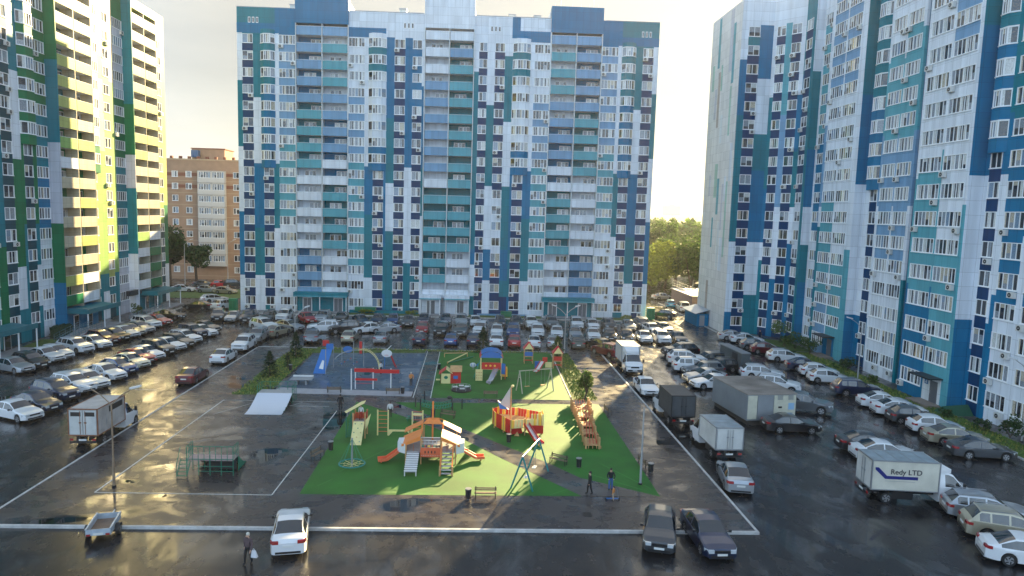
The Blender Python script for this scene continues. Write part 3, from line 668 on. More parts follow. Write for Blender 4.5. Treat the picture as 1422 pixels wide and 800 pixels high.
F = RF(46.45, 73.74); F.strip(0, .8, 0, "WWWWWWWWWWWWWTTTT"); F.column('y', .8, 2.8, 0, "LLLLLLLLL"+"NNNNNNNN", cap='L', bayfrom=8, inner=(1.0, 2.2), strips=("WWWWWWWWWWWWWTTTT", "WWWWWWWWWWWWWTTTT"))
ret(44.62, 46.5, 63.2, "TTTTBBBBBWWWWWBBB"); ret(45.97, 46.5, 73.9, "L"*17)
F = RF(44.6, 71.0); F.strip(0, .35, 0, "WWWWWWWWWAAAABBBB"); F.column('l', .35, 3.75, 0, "WWWWWWWWAAAAABBBB", cap='W', rows=set(range(0, 17))); F.strip(3.75, 4.0, 0, "WWWWWWWWAAAAABBBB")
F.column('l', 4.0, 7.3, 0, "LLLLWWWWWWWAAAAAA", cap='L', rows=set(range(1, 17))); F.strip(7.3, 7.78, 0, "WWWWWWWWWWAAAAAAA")
F = RF(46.05, 63.2); F.strip(0, .3, 0, "TTTTBBBBBWWWWWBBB"); F.column('y', .3, 2.35, 0, "TTTTBBBB"+"NNNNNNNNN", cap='T', bayfrom=9, inner=(.55, 2.0), strips=("BBBBBBBBBWWWWWWBB", "TTTTBBBBBWWWWWBBB")); F.strip(2.35, 2.9, 0, "TTTTTTTBBWWWWBBBB")
F.column('l', 2.9, 5.3, 0, "TTTTTTTBBBBBBWWWW", cap='T'); F.strip(5.3, 6.0, 0, "TTTTTTTBBBBWWWWWW"); F.column('l', 6.0, 8.4, 0, "TTTTTTTBBBBBBWWWW", cap='T'); F.strip(8.4, 9.4, 0, "W"*17)
F.column('w', 9.4, 11.2, 0, "N"*17, cap='T'); F.strip(11.2, 13.5, 0, "BBBBBBBBWWWWWWWWW"); F.column('l', 13.5, 16.5, 0, "AAAAAAAAAAAAWWWWW", cap='T'); F.strip(16.5, 18, 0, "W"*17)
# end wall with its pastel patchwork, the backs and the roof
F.mb.T = None
PM = {'C': 'C', 'M': 'M', 'W': 'K', 'S': 'S', 'E': 'E'}
bk = F.mb
bk.box(37.9, 38.2, 104.6, 117.6, 0, 48.8, clad('I')); bk.box(40.4, 40.8, 117.6, 124.0, 0, 44.5, clad('I')); bk.box(38.2, 48, 117.4, 117.6, 0, 48.8, clad('I')); bk.box(40.8, 48, 123.7, 124, 0, 44.5, clad('C'))
rr = random.Random(4); taken = []
for q in range(34):
    y0 = 104.7+rr.random()*11; w = rr.choice((.6, .9, 1.2)); z0 = rr.random()*40+1; h = rr.uniform(3, 12); z1 = min(48.5, z0+h)
    if any(y0 < b and y0+w > a and z0 < d and z1 > c for a, b, c, d in taken): continue
    taken.append((y0, y0+w, z0, z1)); bk.box(37.87, 37.9, y0, min(y0+w, 117.4), z0, z1, clad(rr.choice('MSEMWS' if False else 'MSEAKKW')))
bk.box(37.84, 37.869, 112, 117.6, 0, 1.6, clad('S'))
bk.box(45.0, 60, 104.6, 117.4, 0, 48.3, clad('W')); bk.box(38.3, 45.0, 106, 117.3, 0, 48.2, clad('W')); bk.box(40.9, 50, 117.7, 123.6, 0, 44, clad('W'))
bk.box(47.4, 60, 45, 104.5, 0, 48.9, clad('W')); bk.box(46.4, 47.3, 45.0, 45.3, 0, 49, clad('W')); bk.box(45.5, 47.35, 101.2, 104.4, 0, 48.2, clad('W'))
rf = MB(); rf.box(47.5, 60, 45, 117, 49.0, 49.15, steel); rf.box(38.25, 47.4, 105, 117.4, 48.85, 48.95, steel); rf.build('roof', rb)
def rdoor(y0, X, wall='K'):
    k = MB(); k.box(X-.05, X+.05, y0, y0+2.6, .3, 2.7, clad(wall)); k.build('entrance_wall', rb)
    k = MB(); k.box(X-.09, X-.055, y0+.3, y0+1.4, .3, 2.4, mat('grey_metal_door', (.16, .17, .19), .4, .3)); d = k.build('door', rb)
    k = MB(); k.box(X-.14, X-.095, y0+1.25, y0+1.3, 1.1, 1.4, steel); k.build('handle', d)
    k = MB(); k.box(X-1.5, X-.05, y0-.4, y0+2.8, 0, .3, mat('tan_concrete', (.25, .20, .17), .7, 0, .2)); k.build('step', rb)
    k = MB(); k.box(X-1.4, X, y0-.3, y0+2.9, 2.75, 2.87, black_plastic); k.build('canopy', rb)
rdoor(64.2, 44.55); rdoor(86.6, 45.6, 'B')
k = MB(); bl_ = mat('blue_sign', (.02, .15, .35), .4); k.box(44.44, 44.46, 65.9, 66.4, 1.9, 2.4, bl_); k.box(44.43, 44.438, 66.05, 66.1, 1.98, 2.3, white_frame); k.box(44.43, 44.438, 66.1, 66.22, 2.12, 2.16, white_frame); k.box(44.43, 44.438, 66.22, 66.26, 1.98, 2.16, white_frame); k.build('sign', rb)
k = MB(); k.add([(43.2, 61.2, .05), (45.9, 61.2, .05), (45.9, 63.1, .05), (43.2, 63.1, .05), (43.5, 62.1, .75), (45.9, 62.1, .95)], [(0, 3, 2, 1), (0, 1, 5, 4), (1, 2, 5), (2, 3, 4, 5), (3, 0, 4)], mat('dark_green_sheet', (.015, .09, .05), .5)); k.build('cellar_hatch', rb)
F.finish()

# ------------------------------------------------------------------ the brick block behind
bb = place('brick_apartment_block', 'orange brick apartment block with a white loggia column behind the left parking', 'apartment block', (-62, 166, 0))
brick_o = mat('orange_brick', (.38, .245, .165), .8, 0, .12, .8); brick_r = mat('dark_red_brick', (.22, .08, .05), .8, 0, .1); brick_l = mat('pale_mortar_band', (.48, .36, .24), .8)
wpl = mat('white_plaster', (.58, .57, .55), .6)
bsill = [1.6+2.72*i for i in range(9)]
k = MB(); BX0, BX1, BY = -78, -51.5, 166.0
k.box(BX0, BX1, BY, BY+12, 0, 27.2, brick_o)
for z in [z_-.85 for z_ in bsill]: k.box(BX0-.02, BX1+.02, BY-.03, BY+.0, z, z+.12, brick_l)
for z in (20.9, 23.6): k.box(BX0-.03, -63.3, BY-.04, BY-.032, z, z+.75, brick_r); k.box(-57.2, BX1+.03, BY-.04, BY-.032, z, z+.75, brick_r)
k.box(BX0-.1, BX1+.1, BY-.12, BY+.3, 27.2, 27.5, brick_l)
k.build('wall', bb)
k = MB(); k.box(-66, -58.5, BY+3, BY+9, 27.2, 30.0, brick_o); k.box(-66.2, -58.3, BY+2.8, BY+9.2, 30.0, 30.2, brick_r); k.box(-65.6, -64, BY+1.5, BY+2.8, 28.0, 29.6, mat('blue_tank', (.05, .12, .25), .5))
k.build('roof', bb); k = MB()
for x in range(-76, -52, 2): k.box(x, x+.6, BY+.5, BY+1.1, 27.5, 28.1, brick_r)
k.split('roof_vent', bb)
k = MB()
for i in range(1, 9):
    z = bsill[i]; k.box(-63.3, -57.2, BY-1.1, BY-.05, z-1.15, z-.1, wpl); k.box(-63.3, -57.2, BY-1.1, BY-.95, z+1.35, z+1.5, wpl)
    for x in (-63.3, -60.3, -57.35): k.box(x, x+.15, BY-1.1, BY-.05, z-.1, z+1.5, wpl)
k.build('loggia_front', bb)
for i in range(9):
    z = bsill[i]
    for x in (-76, -73, -69.4, -66.3, -55.6, -53.4):
        fm, pm = window_meshes('w', 1.35, 1.35); o = ob('window', fm, bb); o.matrix_basis = Matrix.Translation((x, BY-.1, z)); ob('pane', random.choice(pm), o)
    if i:
        for x in (-63.1, -60.1):
            fm, pm = window_meshes('l', 2.7, 1.4); o = ob('window', fm, bb); o.matrix_basis = Matrix.Translation((x, BY-1.0, z-.1)); ob('pane', pm[1], o)
        
hb = place('apartment_block', 'plain pale block added out of sight behind the long block to shade the left one', 'apartment block', (-15, 200, 0))  # unseen block, added to cast the shade low on the left facade
k = MB(); k.box(-36, 6, 195, 207, 0, 39.5, clad('W'))
for i in range(13):
    for j in range(14): k.box(-34.5+j*3, -32.9+j*3, 194.93, 195, 1.4+i*2.9, 2.8+i*2.9, GL[0])
k.build('wall', hb); k = MB(); k.box(-36.2, 6.2, 194.8, 207.2, 39.5, 39.9, steel); k.build('roof', hb)
# far blocks on the hazy skyline
for q, (x, w, y, h, l) in enumerate(((418, 70, 1900, 46, 'broad'), (530, 44, 1900, 46, 'narrower'))):
    t_ = thing('far_building', 'hazy grey block on the skyline between the towers, the %s one of the pair' % ('left' if q == 0 else 'right'), 'building', (x, y, 0), group='hazy blocks on the skyline')
    k = MB(); k.box(-w/2, w/2, 0, 20, -5, h, mat('far_block', (.25, .26, .28), .8)); k.box(-w/6, w/8, 2, 10, h, h+4, mat('far_block', (.25, .26, .28), .8)); k.build('wall', t_)
    k = MB()
    for i in range(6):
        for j in range(int(w/4)): k.box(-w/2+1.5+j*4, -w/2+3.2+j*4, -.1, 0, 3+i*3.6, 5+i*3.6, GL[0])
    tag(k.build('window', t_), kind='stuff')
# low garage with a wire fence, kiosk with a blue roof, green bins
t_ = thing('garage', 'low grey garage with a fenced flat roof beside the far road', 'garage', (43.5, 136, 0))
k = MB(); k.box(-2.6, 4, -6, 8, 0, 2.6, mat('grey_brown_wall', (.16, .13, .13), .8, 0, .2)); k.build('wall', t_)
k = MB(); k.box(-2.8, 4.2, -6.2, 8.2, 2.6, 2.8, pale_conc); k.build('roof', t_)
k = MB()
for i in range(9): k.tube((-2.6, -6+i*1.7, 2.8), (-2.6, -6+i*1.7, 4.4), .03, steel, n=5)
for z in (3.4, 3.9, 4.4): k.tube((-2.6, -6, z), (-2.6, 7.6, z), .02, steel, n=5)
k.build('railing', t_)
t_ = thing('kiosk', 'small blue kiosk with a pale sloping roof at the foot of the right tower', 'kiosk', (36.9, 113.2, 0))
k = MB(); k.box(-1.0, .85, -2.2, 4.5, 0, 2.0, clad('B')); k.build('wall', t_)
k = MB(); k.sheet([(-1.4, -2.5, 2.05), (.9, -2.5, 2.75), (.9, 4.8, 2.75), (-1.4, 4.8, 2.05)], mat('pale_blue_roof', (.30, .38, .48), .3, .4), .08); k.build('roof', t_)
k = MB(); k.box(-.6, .2, -2.24, -2.2, .1, 1.8, steel); k.build('door', t_)
grn = mat('green_bin', (.01, .22, .09), .4)
for x, y, l in ((29.9, 117.2, 'tall green waste box at the right corner of the long block'), (-39.6, 117.4, 'tall green waste box at the left corner of the long block')):
    t_ = thing('waste_box', l, 'waste box', (x, y, 0), group='green waste boxes'); k = MB(); k.box(-.6, .6, -.5, .5, .1, 1.9, grn); k.box(-.65, .65, -.55, .55, 1.9, 2.05, grn); k.box(-.5, -.05, -.53, -.5, .3, 1.7, mat('green_bin_dark', (.008, .15, .06), .4)); k.box(.05, .5, -.53, -.5, .3, 1.7, mat('green_bin_dark', (.008, .15, .06), .4)); k.build('box_body', t_)
# ------------------------------------------------------------------ vehicles
glass_c = mat('car_glass', (.012, .015, .018), .03, spec=.9); glass_c.node_tree.nodes['Principled BSDF'].inputs['IOR'].default_value = 1.7
tyre_m = mat('tyre', (.014, .014, .015), .75); rim_m = mat('alloy_rim', (.42, .43, .45), .3, .8)
headl = mat('headlight_lens', (.62, .66, .70), .06, .3, coat=1.0); taill = mat('tail_light_red', (.32, .012, .015), .12, coat=1.0)
plate_m = mat('number_plate', (.68, .68, .66), .4); grille_m = mat('grille_black', (.02, .02, .022), .35, .3)
def paint(name, rgb, metal=.25, rough=.28):
    m = mat('paint_'+name, rgb, rough, metal, coat=1.0); return m
PAINT = {'white': paint('white', (.68, .69, .71), 0), 'silver': paint('silver', (.40, .42, .45), .65), 'grey': paint('grey', (.13, .145, .16), .5), 'dark grey': paint('dark_grey', (.05, .056, .065), .5),
         'black': paint('black', (.010, .010, .013), .1), 'dark blue': paint('dark_blue', (.010, .022, .065), .4), 'blue': paint('blue', (.015, .07, .24), .4), 'red': paint('red', (.38, .012, .018), .2),
         'maroon': paint('maroon', (.12, .008, .015), .3), 'beige': paint('beige', (.42, .38, .28), .5), 'dark green': paint('dark_green', (.02, .035, .028), .4), 'cream': paint('cream', (.62, .58, .44), .1),
         'teal': paint('teal', (.04, .24, .36), .3), 'brown': paint('brown', (.07, .045, .03), .5)}
def lerp(a, b, t): return a+(b-a)*t
def interp(tab, x):                      # tab sorted by descending x
    if x >= tab[0][0]: return tab[0][1]
    for (x0, v0), (x1, v1) in zip(tab[:-1], tab[1:]):
        if x0 >= x >= x1: return lerp(v0, v1, (x0-x)/(x0-x1) if x0 != x1 else 0)
    return tab[-1][1]
CT = {  # length, half width, front/rear axle from the nose, wheel radius, clearance, roofline [(distance from nose, height)], screen (bottom, top), rear glass (top, bottom), side glass from/to, pillars
 'sedan': dict(L=4.55, w=.88, ax=(.86, 3.48), r=.325, cl=.20, top=[(0, .60), (.10, .72), (.5, .83), (1.15, .93), (1.42, 1.0), (2.05, 1.38), (2.6, 1.46), (3.2, 1.42), (3.95, 1.08), (4.1, 1.04), (4.42, 1.0), (4.55, .82)], ws=(1.42, 2.05), rg=(3.2, 3.95), sg=(1.5, 3.85), pil=(2.62,)),
 'hatch': dict(L=4.1, w=.86, ax=(.80, 3.38), r=.32, cl=.20, top=[(0, .62), (.1, .76), (.5, .88), (1.0, .97), (1.22, 1.02), (1.85, 1.42), (2.4, 1.51), (3.35, 1.44), (3.85, 1.04), (4.02, .95), (4.1, .75)], ws=(1.22, 1.85), rg=(3.38, 3.84), sg=(1.32, 3.5), pil=(2.45,)),
 'wagon': dict(L=4.6, w=.89, ax=(.88, 3.55), r=.33, cl=.20, top=[(0, .62), (.1, .75), (.5, .86), (1.15, .96), (1.42, 1.02), (2.05, 1.40), (2.6, 1.50), (4.0, 1.46), (4.42, 1.04), (4.52, .95), (4.6, .75)], ws=(1.42, 2.05), rg=(4.03, 4.4), sg=(1.5, 4.1), pil=(2.62, 3.55)),
 'suv': dict(L=4.6, w=.93, ax=(.88, 3.58), r=.37, cl=.26, top=[(0, .75), (.1, .92), (.45, 1.04), (1.05, 1.12), (1.32, 1.18), (1.95, 1.58), (2.5, 1.69), (3.9, 1.65), (4.35, 1.2), (4.5, 1.08), (4.6, .85)], ws=(1.32, 1.95), rg=(3.95, 4.33), sg=(1.42, 4.0), pil=(2.55, 3.45)),
 'pickup': dict(L=5.3, w=.93, ax=(.95, 4.15), r=.39, cl=.30, top=[(0, .80), (.1, .98), (.5, 1.08), (1.25, 1.14), (1.5, 1.2), (2.1, 1.62), (2.5, 1.74), (3.3, 1.70), (3.6, 1.18), (3.62, 1.1), (5.2, 1.08), (5.3, .9)], ws=(1.5, 2.1), rg=(3.33, 3.58), sg=(1.6, 3.4), pil=(2.6,)),
 'van': dict(L=4.6, w=.94, ax=(.8, 3.6), r=.34, cl=.22, top=[(0, .7), (.1, .9), (.5, 1.05), (.85, 1.14), (1.0, 1.2), (1.7, 1.78), (2.3, 1.86), (4.3, 1.84), (4.5, 1.2), (4.6, .8)], ws=(1.0, 1.7), rg=(4.32, 4.48), sg=(1.1, 4.2), pil=(2.2, 3.1)),
 'cab': dict(L=2.35, w=.98, ax=(.62,), r=.36, cl=.30, top=[(0, .75), (.1, 1.0), (.35, 1.15), (.75, 1.28), (.85, 1.34), (1.45, 2.0), (1.75, 2.12), (2.35, 2.14)], ws=(.85, 1.45), rg=None, sg=(.95, 1.95), pil=()),
}
def loft(T):
    """body, windscreen, rear window, two side windows from one lofted shell; x forward, origin at the middle of the car"""
    Ln, w0, r, cl = T['L'], T['w'], T['r'], T['cl']; F_ = Ln/2; ar = r+.055
    xs = {0, Ln, .1, .28, .5, Ln-.1, Ln-.28, Ln-.5}
    xs |= {t[0] for t in T['top']}; xs |= set(T['ws']) | set(T['sg'])
    if T['rg']: xs |= set(T['rg'])
    for p in T['pil']: xs |= {p-.045, p+.045}
    for a in T['ax']:
        for k in (-1, -.92, -.7, -.38, 0, .38, .7, .92, 1): xs.add(a+k*ar)
        xs |= {a-ar-.01, a+ar+.01}
    xs = sorted(x for x in xs if 0 <= x <= Ln)
    xs = [x for i, x in enumerate(xs) if i == 0 or x-xs[i-1] > .006]
    belt_t = [(0, .90*T['top'][3][1]), (1.2, .97*T['top'][3][1]), (Ln, 1.02*T['top'][3][1])]
    def belt(x): return belt_t[0][1]+(belt_t[2][1]-belt_t[0][1])*x/Ln
    def top(x):
        for (a, va), (b, vb) in zip(T['top'][:-1], T['top'][1:]):
            if a <= x <= b: return lerp(va, vb, (x-a)/(b-a))
        return T['top'][-1][1]
    rings = []
    for x in xs:
        e = max(0, (.55-x)/.55); e2 = max(0, (x-(Ln-.5))/.5) if T['rg'] else 0
        w = w0*(1-.17*e*e-.12*e2*e2); tp = top(x); zb = cl+.08*e+.06*e2
        lift = 0
        for a in T['ax']:
            d = abs(x-a)
            if d <= ar: lift = max(lift, r+math.sqrt(max(0, ar*ar-d*d)))
        z0 = max(zb, lift); bl = min(belt(x), tp-.035); s_ = max(0.0, min(1.0, (tp-belt(x))/.38))
        z0 = min(z0, bl-.12)
        yr = lerp(w-.11, w-.25, s_); ye = w-.055
        z2 = max(z0+.05, (z0*.4+bl*.6))
        P = [(w-.09 if lift == 0 else w-.04, z0), (w, z0+.045), (w+.005, z2), (w-.012, bl-.03), (ye, bl+.012), (lerp(ye, yr+.025, .95), lerp(bl+.012, tp-.055*s_-.006, .93)), (yr-.015, tp-.012), (yr*.55, tp+.012*s_+.006), (0, tp+.02*s_+.012)]
        rings.append([(F_-x, -y, z) for y, z in P]+[(F_-x, y, z) for y, z in P[-2::-1]])
    nR = len(rings[0]); parts = {k: MB() for k in ('body', 'windscreen', 'rear_window', 'sr', 'sl')}
    paintm = PAINT['white']
    keep = {k: ([], []) for k in parts}
    vs = [p for r_ in rings for p in r_]
    def face(k, f): keep[k][1].append(f)
    for i in range(len(xs)-1):
        xm = (xs[i]+xs[i+1])/2; inp = any(abs(xm-p) < .045 for p in T['pil']); side = T['sg'][0] < xm < T['sg'][1] and not inp
        ws = T['ws'][0] < xm < T['ws'][1]; rg = T['rg'] and T['rg'][0] < xm < T['rg'][1]
        for j in range(nR-1):
            f = (i*nR+j, i*nR+j+1, (i+1)*nR+j+1, (i+1)*nR+j)
            k = 'body'
            if j == 4 and side: k = 'sr'
            elif j == nR-6 and side: k = 'sl'
            elif 6 <= j <= nR-8 and ws: k = 'windscreen'
            elif 6 <= j <= nR-8 and rg: k = 'rear_window'
            face(k, f)
    face('body', tuple(range(nR-1, -1, -1))); face('body', tuple(range((len(xs)-1)*nR, len(xs)*nR)))
    out = {}
    for k, (_, fs) in keep.items():
        if not fs: continue
        used = sorted({v for f in fs for v in f}); mpv = {v: i for i, v in enumerate(used)}
        b = MB(); b.add([vs[v] for v in used], [tuple(mpv[v] for v in f)[::-1] for f in fs], paintm if k == 'body' else glass_c)
        out[k] = b
    if T['L'] > 3 or True:              # dark underside between the wheels
        out['body'].box(-F_+.15, F_-.12, -w0+.26, w0-.26, cl-.02, .62, black_plastic)
    return out
def wheel_mesh(r, wd=.21):
    t = MB(); n = 18
    t.tube((0, -wd/2, 0), (0, wd/2, 0), r, tyre_m, n=n)
    m = MB(); m.tube((0, -wd/2-.006, 0), (0, -wd/2-.001, 0), r*.66, rim_m, n=n)
    m.tube((0, wd/2+.001, 0), (0, wd/2+.006, 0), r*.66, rim_m, n=n)
    for s_ in (-1, 1):
        for q in range(5):
            a = q*2*pi/5+.3; m.T = Matrix.Translation((0, s_*(wd/2+.008), 0)) @ Matrix.Rotation(a, 4, 'Y'); m.box(r*.16, r*.60, -.004, .004, r*.13, r*.30, black_rubber)
    m.T = None
    return t.mesh('wheel', 40), m.mesh('rim', 40)
WM = {}
PROTO = {}
def small(root, name, boxes, m):
    k = MB()
    for b in boxes: k.box(*b, m)
    return k.build(name, root)
def make_car(kind, loc0=(0, 0, -500)):
    T = CT[kind]; root = thing('parked_car', 'x', 'car'); F_ = T['L']/2; w = T['w']; tp = T['top']
    P = loft(T)
    b = P['body'].build('body', root, 32); b.material_slots[0].link = 'OBJECT'
    for k in ('windscreen', 'rear_window'):
        if k in P: P[k].build(k, root, 32)
    for k in ('sr', 'sl'):
        if k in P: P[k].build('side_window', root, 32)
    r = T['r']
    if r not in WM: WM[r] = wheel_mesh(r)
    for a in T['ax']:
        for s_ in (-1, 1):
            o = ob('wheel', WM[r][0], root); o.location = (F_-a, s_*(w-.115), r); ob('rim', WM[r][1], o)
    h = tp[1][1]
    for s_ in (-1, 1):
        k = MB(); k.prism([(F_-.0, s_*(w*.80)), (F_+.004, s_*(w*.48)), (F_-.14, s_*(w*.50)), (F_-.46, s_*(w*.965)), (F_-.30, s_*(w*.975))], h-.19, h-.015, headl); k.build('headlight', root)
        if kind != 'cab':
            k = MB(); hz = (tp[-1][1]+tp[-2][1])/2
            k.prism([(-F_+.0, s_*(w*.84)), (-F_-.012, s_*(w*.52)), (-F_+.06, s_*(w*.52)), (-F_+.3, s_*(w*.985)), (-F_+.12, s_*(w*.965))], hz-.12, hz+.04, taill); k.build('tail_light', root)
        k = MB(); mx_ = F_-T['ws'][0]-.28; k.box(mx_, mx_+.12, s_*(w+.03), s_*(w+.17), belt_z(T)+.02, belt_z(T)+.15, PAINT['black']); k.box(mx_+.03, mx_+.07, s_*(w-.06), s_*(w+.05), belt_z(T)+.02, belt_z(T)+.06, black_plastic); k.build('mirror', root)
    small(root, 'grille', [(F_-.05, F_+.008, -w*.46, w*.46, h-.17, h-.05), (F_-.08, F_+.006, -w*.66, w*.66, T['cl']+.10, T['cl']+.22)], grille_m)
    small(root, 'number_plate', [(F_-.0, F_+.022, -.26, .26, T['cl']+.21, T['cl']+.32)], plate_m)
    if kind != 'cab':
        small(root, 'number_plate', [(-F_-.02, -F_+.02, -.26, .26, .62, .74)], plate_m); small(root, 'bumper_trim', [(-F_-.008, -F_+.05, -w*.7, w*.7, T['cl']+.09, T['cl']+.2)], grille_m)
    if kind in ('suv', 'wagon'):
        for s_ in (-1, 1): k = MB(); k.bar((F_-2.2, s_*(w-.28), tp[6][1]+.04), (F_-3.9, s_*(w-.28), tp[7][1]+.05), .035, .035, steel); k.build('roof_rail', root)
    return root
def belt_z(T): return T['top'][3][1]*.97
def base(col):
    return PAINT[col]
def put_car(kind, col, x, y, hd, label, group=None, z=0.0, name='parked_car', cat='car'):
    if kind not in PROTO: PROTO[kind] = make_car(kind); o = PROTO[kind]
    else: o = dup(PROTO[kind])
    o.location = (x, y, z); o.rotation_euler = (0, 0, Rd(hd)); o.name = name
    o['label'] = label; o['category'] = cat
    if group: o['group'] = group
    elif 'group' in o: del o['group']
    for ch in o.children:
        if ch.name.split('.')[0] == 'body': ch.material_slots[0].link = 'OBJECT'; ch.material_slots[0].material = PAINT[col]
    return o
def from_px(px, py, hd, kind):
    """px,py: middle of the near lower edge in the photograph; returns the centre of the car"""
    T = CT.get(kind, CT['sedan']); g = gp(px, py); v = Vector((g.x, g.y)).normalized(); a = Rd(hd)
    e = abs(v.x*cos(a)+v.y*sin(a))*T['L']/2*.8+abs(-v.x*sin(a)+v.y*cos(a))*T['w']*.8
    return g.x+v.x*e, g.y+v.y*e
ORD = ['first', 'second', 'third', 'fourth', 'fifth', 'sixth', 'seventh', 'eighth', 'ninth', 'tenth', 'eleventh', 'twelfth', 'thirteenth', 'fourteenth', 'fifteenth', 'sixteenth', 'seventeenth', 'eighteenth', 'nineteenth', 'twentieth', 'twenty-first', 'twenty-second', 'twenty-third']
KN = {'sedan': 'sedan', 'hatch': 'hatchback', 'wagon': 'estate car', 'suv': 'SUV', 'pickup': 'pickup', 'van': 'minivan'}
def row(cars, hd, where, start, group, jit=1.5):
    n = len(cars)
    for i, c in enumerate(cars):
        kind, col, px, py = c[:4]; h = (c[4] if len(c) > 4 else hd)+random.uniform(-jit, jit)
        x, y = from_px(px, py, h, kind)
        put_car(kind, col, x, y, h, '%s %s, %s from %s end of %s' % (col, KN[kind], ORD[i], start, where), group)
row([('sedan', 'silver', 20, 521), ('wagon', 'black', 43, 514), ('sedan', 'white', 64, 505), ('hatch', 'white', 79, 501), ('suv', 'white', 105, 493), ('sedan', 'white', 131, 486), ('wagon', 'maroon', 143, 479),
     ('sedan', 'black', 160, 475), ('sedan', 'white', 172, 471), ('sedan', 'beige', 181, 468), ('sedan', 'silver', 194, 464), ('suv', 'white', 203, 458), ('sedan', 'red', 219, 453), ('sedan', 'black', 236, 445, -10)],
    -27, 'the row along the left block', 'near', 'cars parked along the left block')
row([('sedan', 'white', 24, 589), ('sedan', 'dark blue', 52, 576), ('suv', 'dark blue', 77, 561), ('suv', 'white', 101, 550), ('wagon', 'white', 122, 543), ('sedan', 'white', 147, 531), ('hatch', 'blue', 165, 522),
     ('sedan', 'cream', 181, 514), ('sedan', 'red', 191, 507), ('sedan', 'white', 203, 502), ('suv', 'black', 219, 496), ('sedan', 'white', 234, 489), ('wagon', 'black', 247, 484), ('wagon', 'white', 257, 478), ('suv', 'dark blue', 267, 471), ('sedan', 'white', 280, 469), ('sedan', 'black', 286, 463)],
    -27, 'the left car park\'s middle row', 'near', 'cars parked in the middle of the left car park')
def one(kind, col, px, py, hd, label, group=None, **kw):
    x, y = from_px(px, py, hd, kind); return put_car(kind, col, x, y, hd, label, group, **kw)
one('sedan', 'maroon', 268, 535, 90, 'maroon sedan standing at the left kerb of the yard beside a golden puddle')
one('sedan', 'white', 311, 506, 90, 'white sedan seen from behind at the left kerb, next beyond the maroon one')
one('suv', 'white', 339, 489, -90, 'white SUV facing the camera at the left kerb beyond a white sedan')
one('suv', 'silver', 358, 477, -90, 'silver SUV furthest along the left kerb by the small trailer')
one('sedan', 'black', 275, 431, 175, 'black sedan alone on the lane near the brick block corner')
one('wagon', 'white', 298, 421, 40, 'white estate car turning in front of the brick block')
one('suv', 'white', 311, 431, 70, 'white SUV on the lane at the left corner of the long block')
one('suv', 'black', 303, 447, -75, 'black SUV at the left end of the cars before the long block')
one('sedan', 'silver', 324, 448, -85, 'silver sedan between two black cars at the long block\'s left corner')
one('suv', 'black', 346, 449, -88, 'black SUV right of the silver sedan at the long block\'s left corner')
one('sedan', 'white', 255, 406, 0, 'white sedan parked under the dark trees by the brick block', 'cars in front of the brick block')
one('sedan', 'grey', 284, 399, 10, 'grey sedan at the foot of the brick block', 'cars in front of the brick block')
one('hatch', 'red', 307, 399, 20, 'red hatchback at the foot of the brick block', 'cars in front of the brick block')
one('suv', 'dark grey', 326, 399, 15, 'dark grey SUV next to the red hatchback at the brick block', 'cars in front of the brick block')
one('hatch', 'silver', 289, 407, 5, 'silver hatchback in front of the grey sedan at the brick block', 'cars in front of the brick block')
one('sedan', 'beige', 313, 409, -10, 'beige sedan in front of the red hatchback at the brick block', 'cars in front of the brick block')
G0 = 'cars parked in front of the long block'
row([('wagon', 'dark grey', 373, 448), ('suv', 'white', 395, 447), ('hatch', 'red', 427, 450, -60), ('suv', 'silver', 449, 449), ('sedan', 'black', 474, 449), ('sedan', 'dark blue', 501, 453, -70), ('sedan', 'dark blue', 525, 452), ('hatch', 'blue', 546, 452),
     ('sedan', 'dark grey', 567, 454), ('hatch', 'dark blue', 589, 451), ('sedan', 'dark blue', 619, 451), ('suv', 'silver', 640, 454), ('sedan', 'white', 660, 454), ('hatch', 'dark grey', 694, 454), ('sedan', 'black', 717, 454), ('suv', 'white', 737, 457), ('suv', 'grey', 765, 457),
     ('suv', 'white', 800, 458), ('hatch', 'white', 822, 459), ('suv', 'dark grey', 845, 460), ('sedan', 'silver', 872, 460), ('suv', 'grey', 892, 459)], -89, 'the row nearest the long block', 'left', G0, 3)
row([('suv', 'white', 366, 461, -40), ('sedan', 'silver', 402, 461, -30), ('suv', 'white', 450, 462, 190), ('suv', 'black', 479, 464, 200), ('sedan', 'white', 508, 464, 215), ('sedan', 'silver', 534, 463, 200), ('hatch', 'red', 587, 464), ('suv', 'black', 614, 467), ('suv', 'grey', 641, 468), ('suv', 'white', 667, 466),
     ('hatch', 'white', 690, 468), ('suv', 'blue', 713, 469), ('suv', 'white', 746, 469), ('sedan', 'white', 773, 470), ('hatch', 'silver', 798, 471), ('sedan', 'white', 823, 473), ('hatch', 'black', 846, 474), ('sedan', 'black', 870, 475)], -95, 'the middle row by the long block', 'left', G0, 4)
row([('sedan', 'beige', 385, 469, 70), ('suv', 'grey', 434, 477, 95), ('hatch', 'beige', 486, 477), ('sedan', 'silver', 530, 478), ('sedan', 'dark blue', 584, 480), ('hatch', 'blue', 627, 481), ('hatch', 'dark blue', 657, 481), ('suv', 'white', 689, 483), ('hatch', 'red', 714, 483), ('sedan', 'white', 741, 484), ('hatch', 'silver', 768, 484),
     ('suv', 'dark green', 800, 486), ('hatch', 'black', 831, 488, 118), ('suv', 'maroon', 843, 498, 120)], 88, 'the row behind the play area', 'left', G0, 3)
G1 = 'cars standing on the sunny lane by the right tower'
one('sedan', 'white', 905, 465, -80, 'white sedan half hidden behind the front ones on the sunny lane', G1)
one('hatch', 'grey', 920, 464, -75, 'grey hatchback furthest back of the cluster on the sunny lane', G1)
one('sedan', 'white', 894, 477, -92, 'white sedan facing the camera, left of a white SUV on the sunny lane', G1)
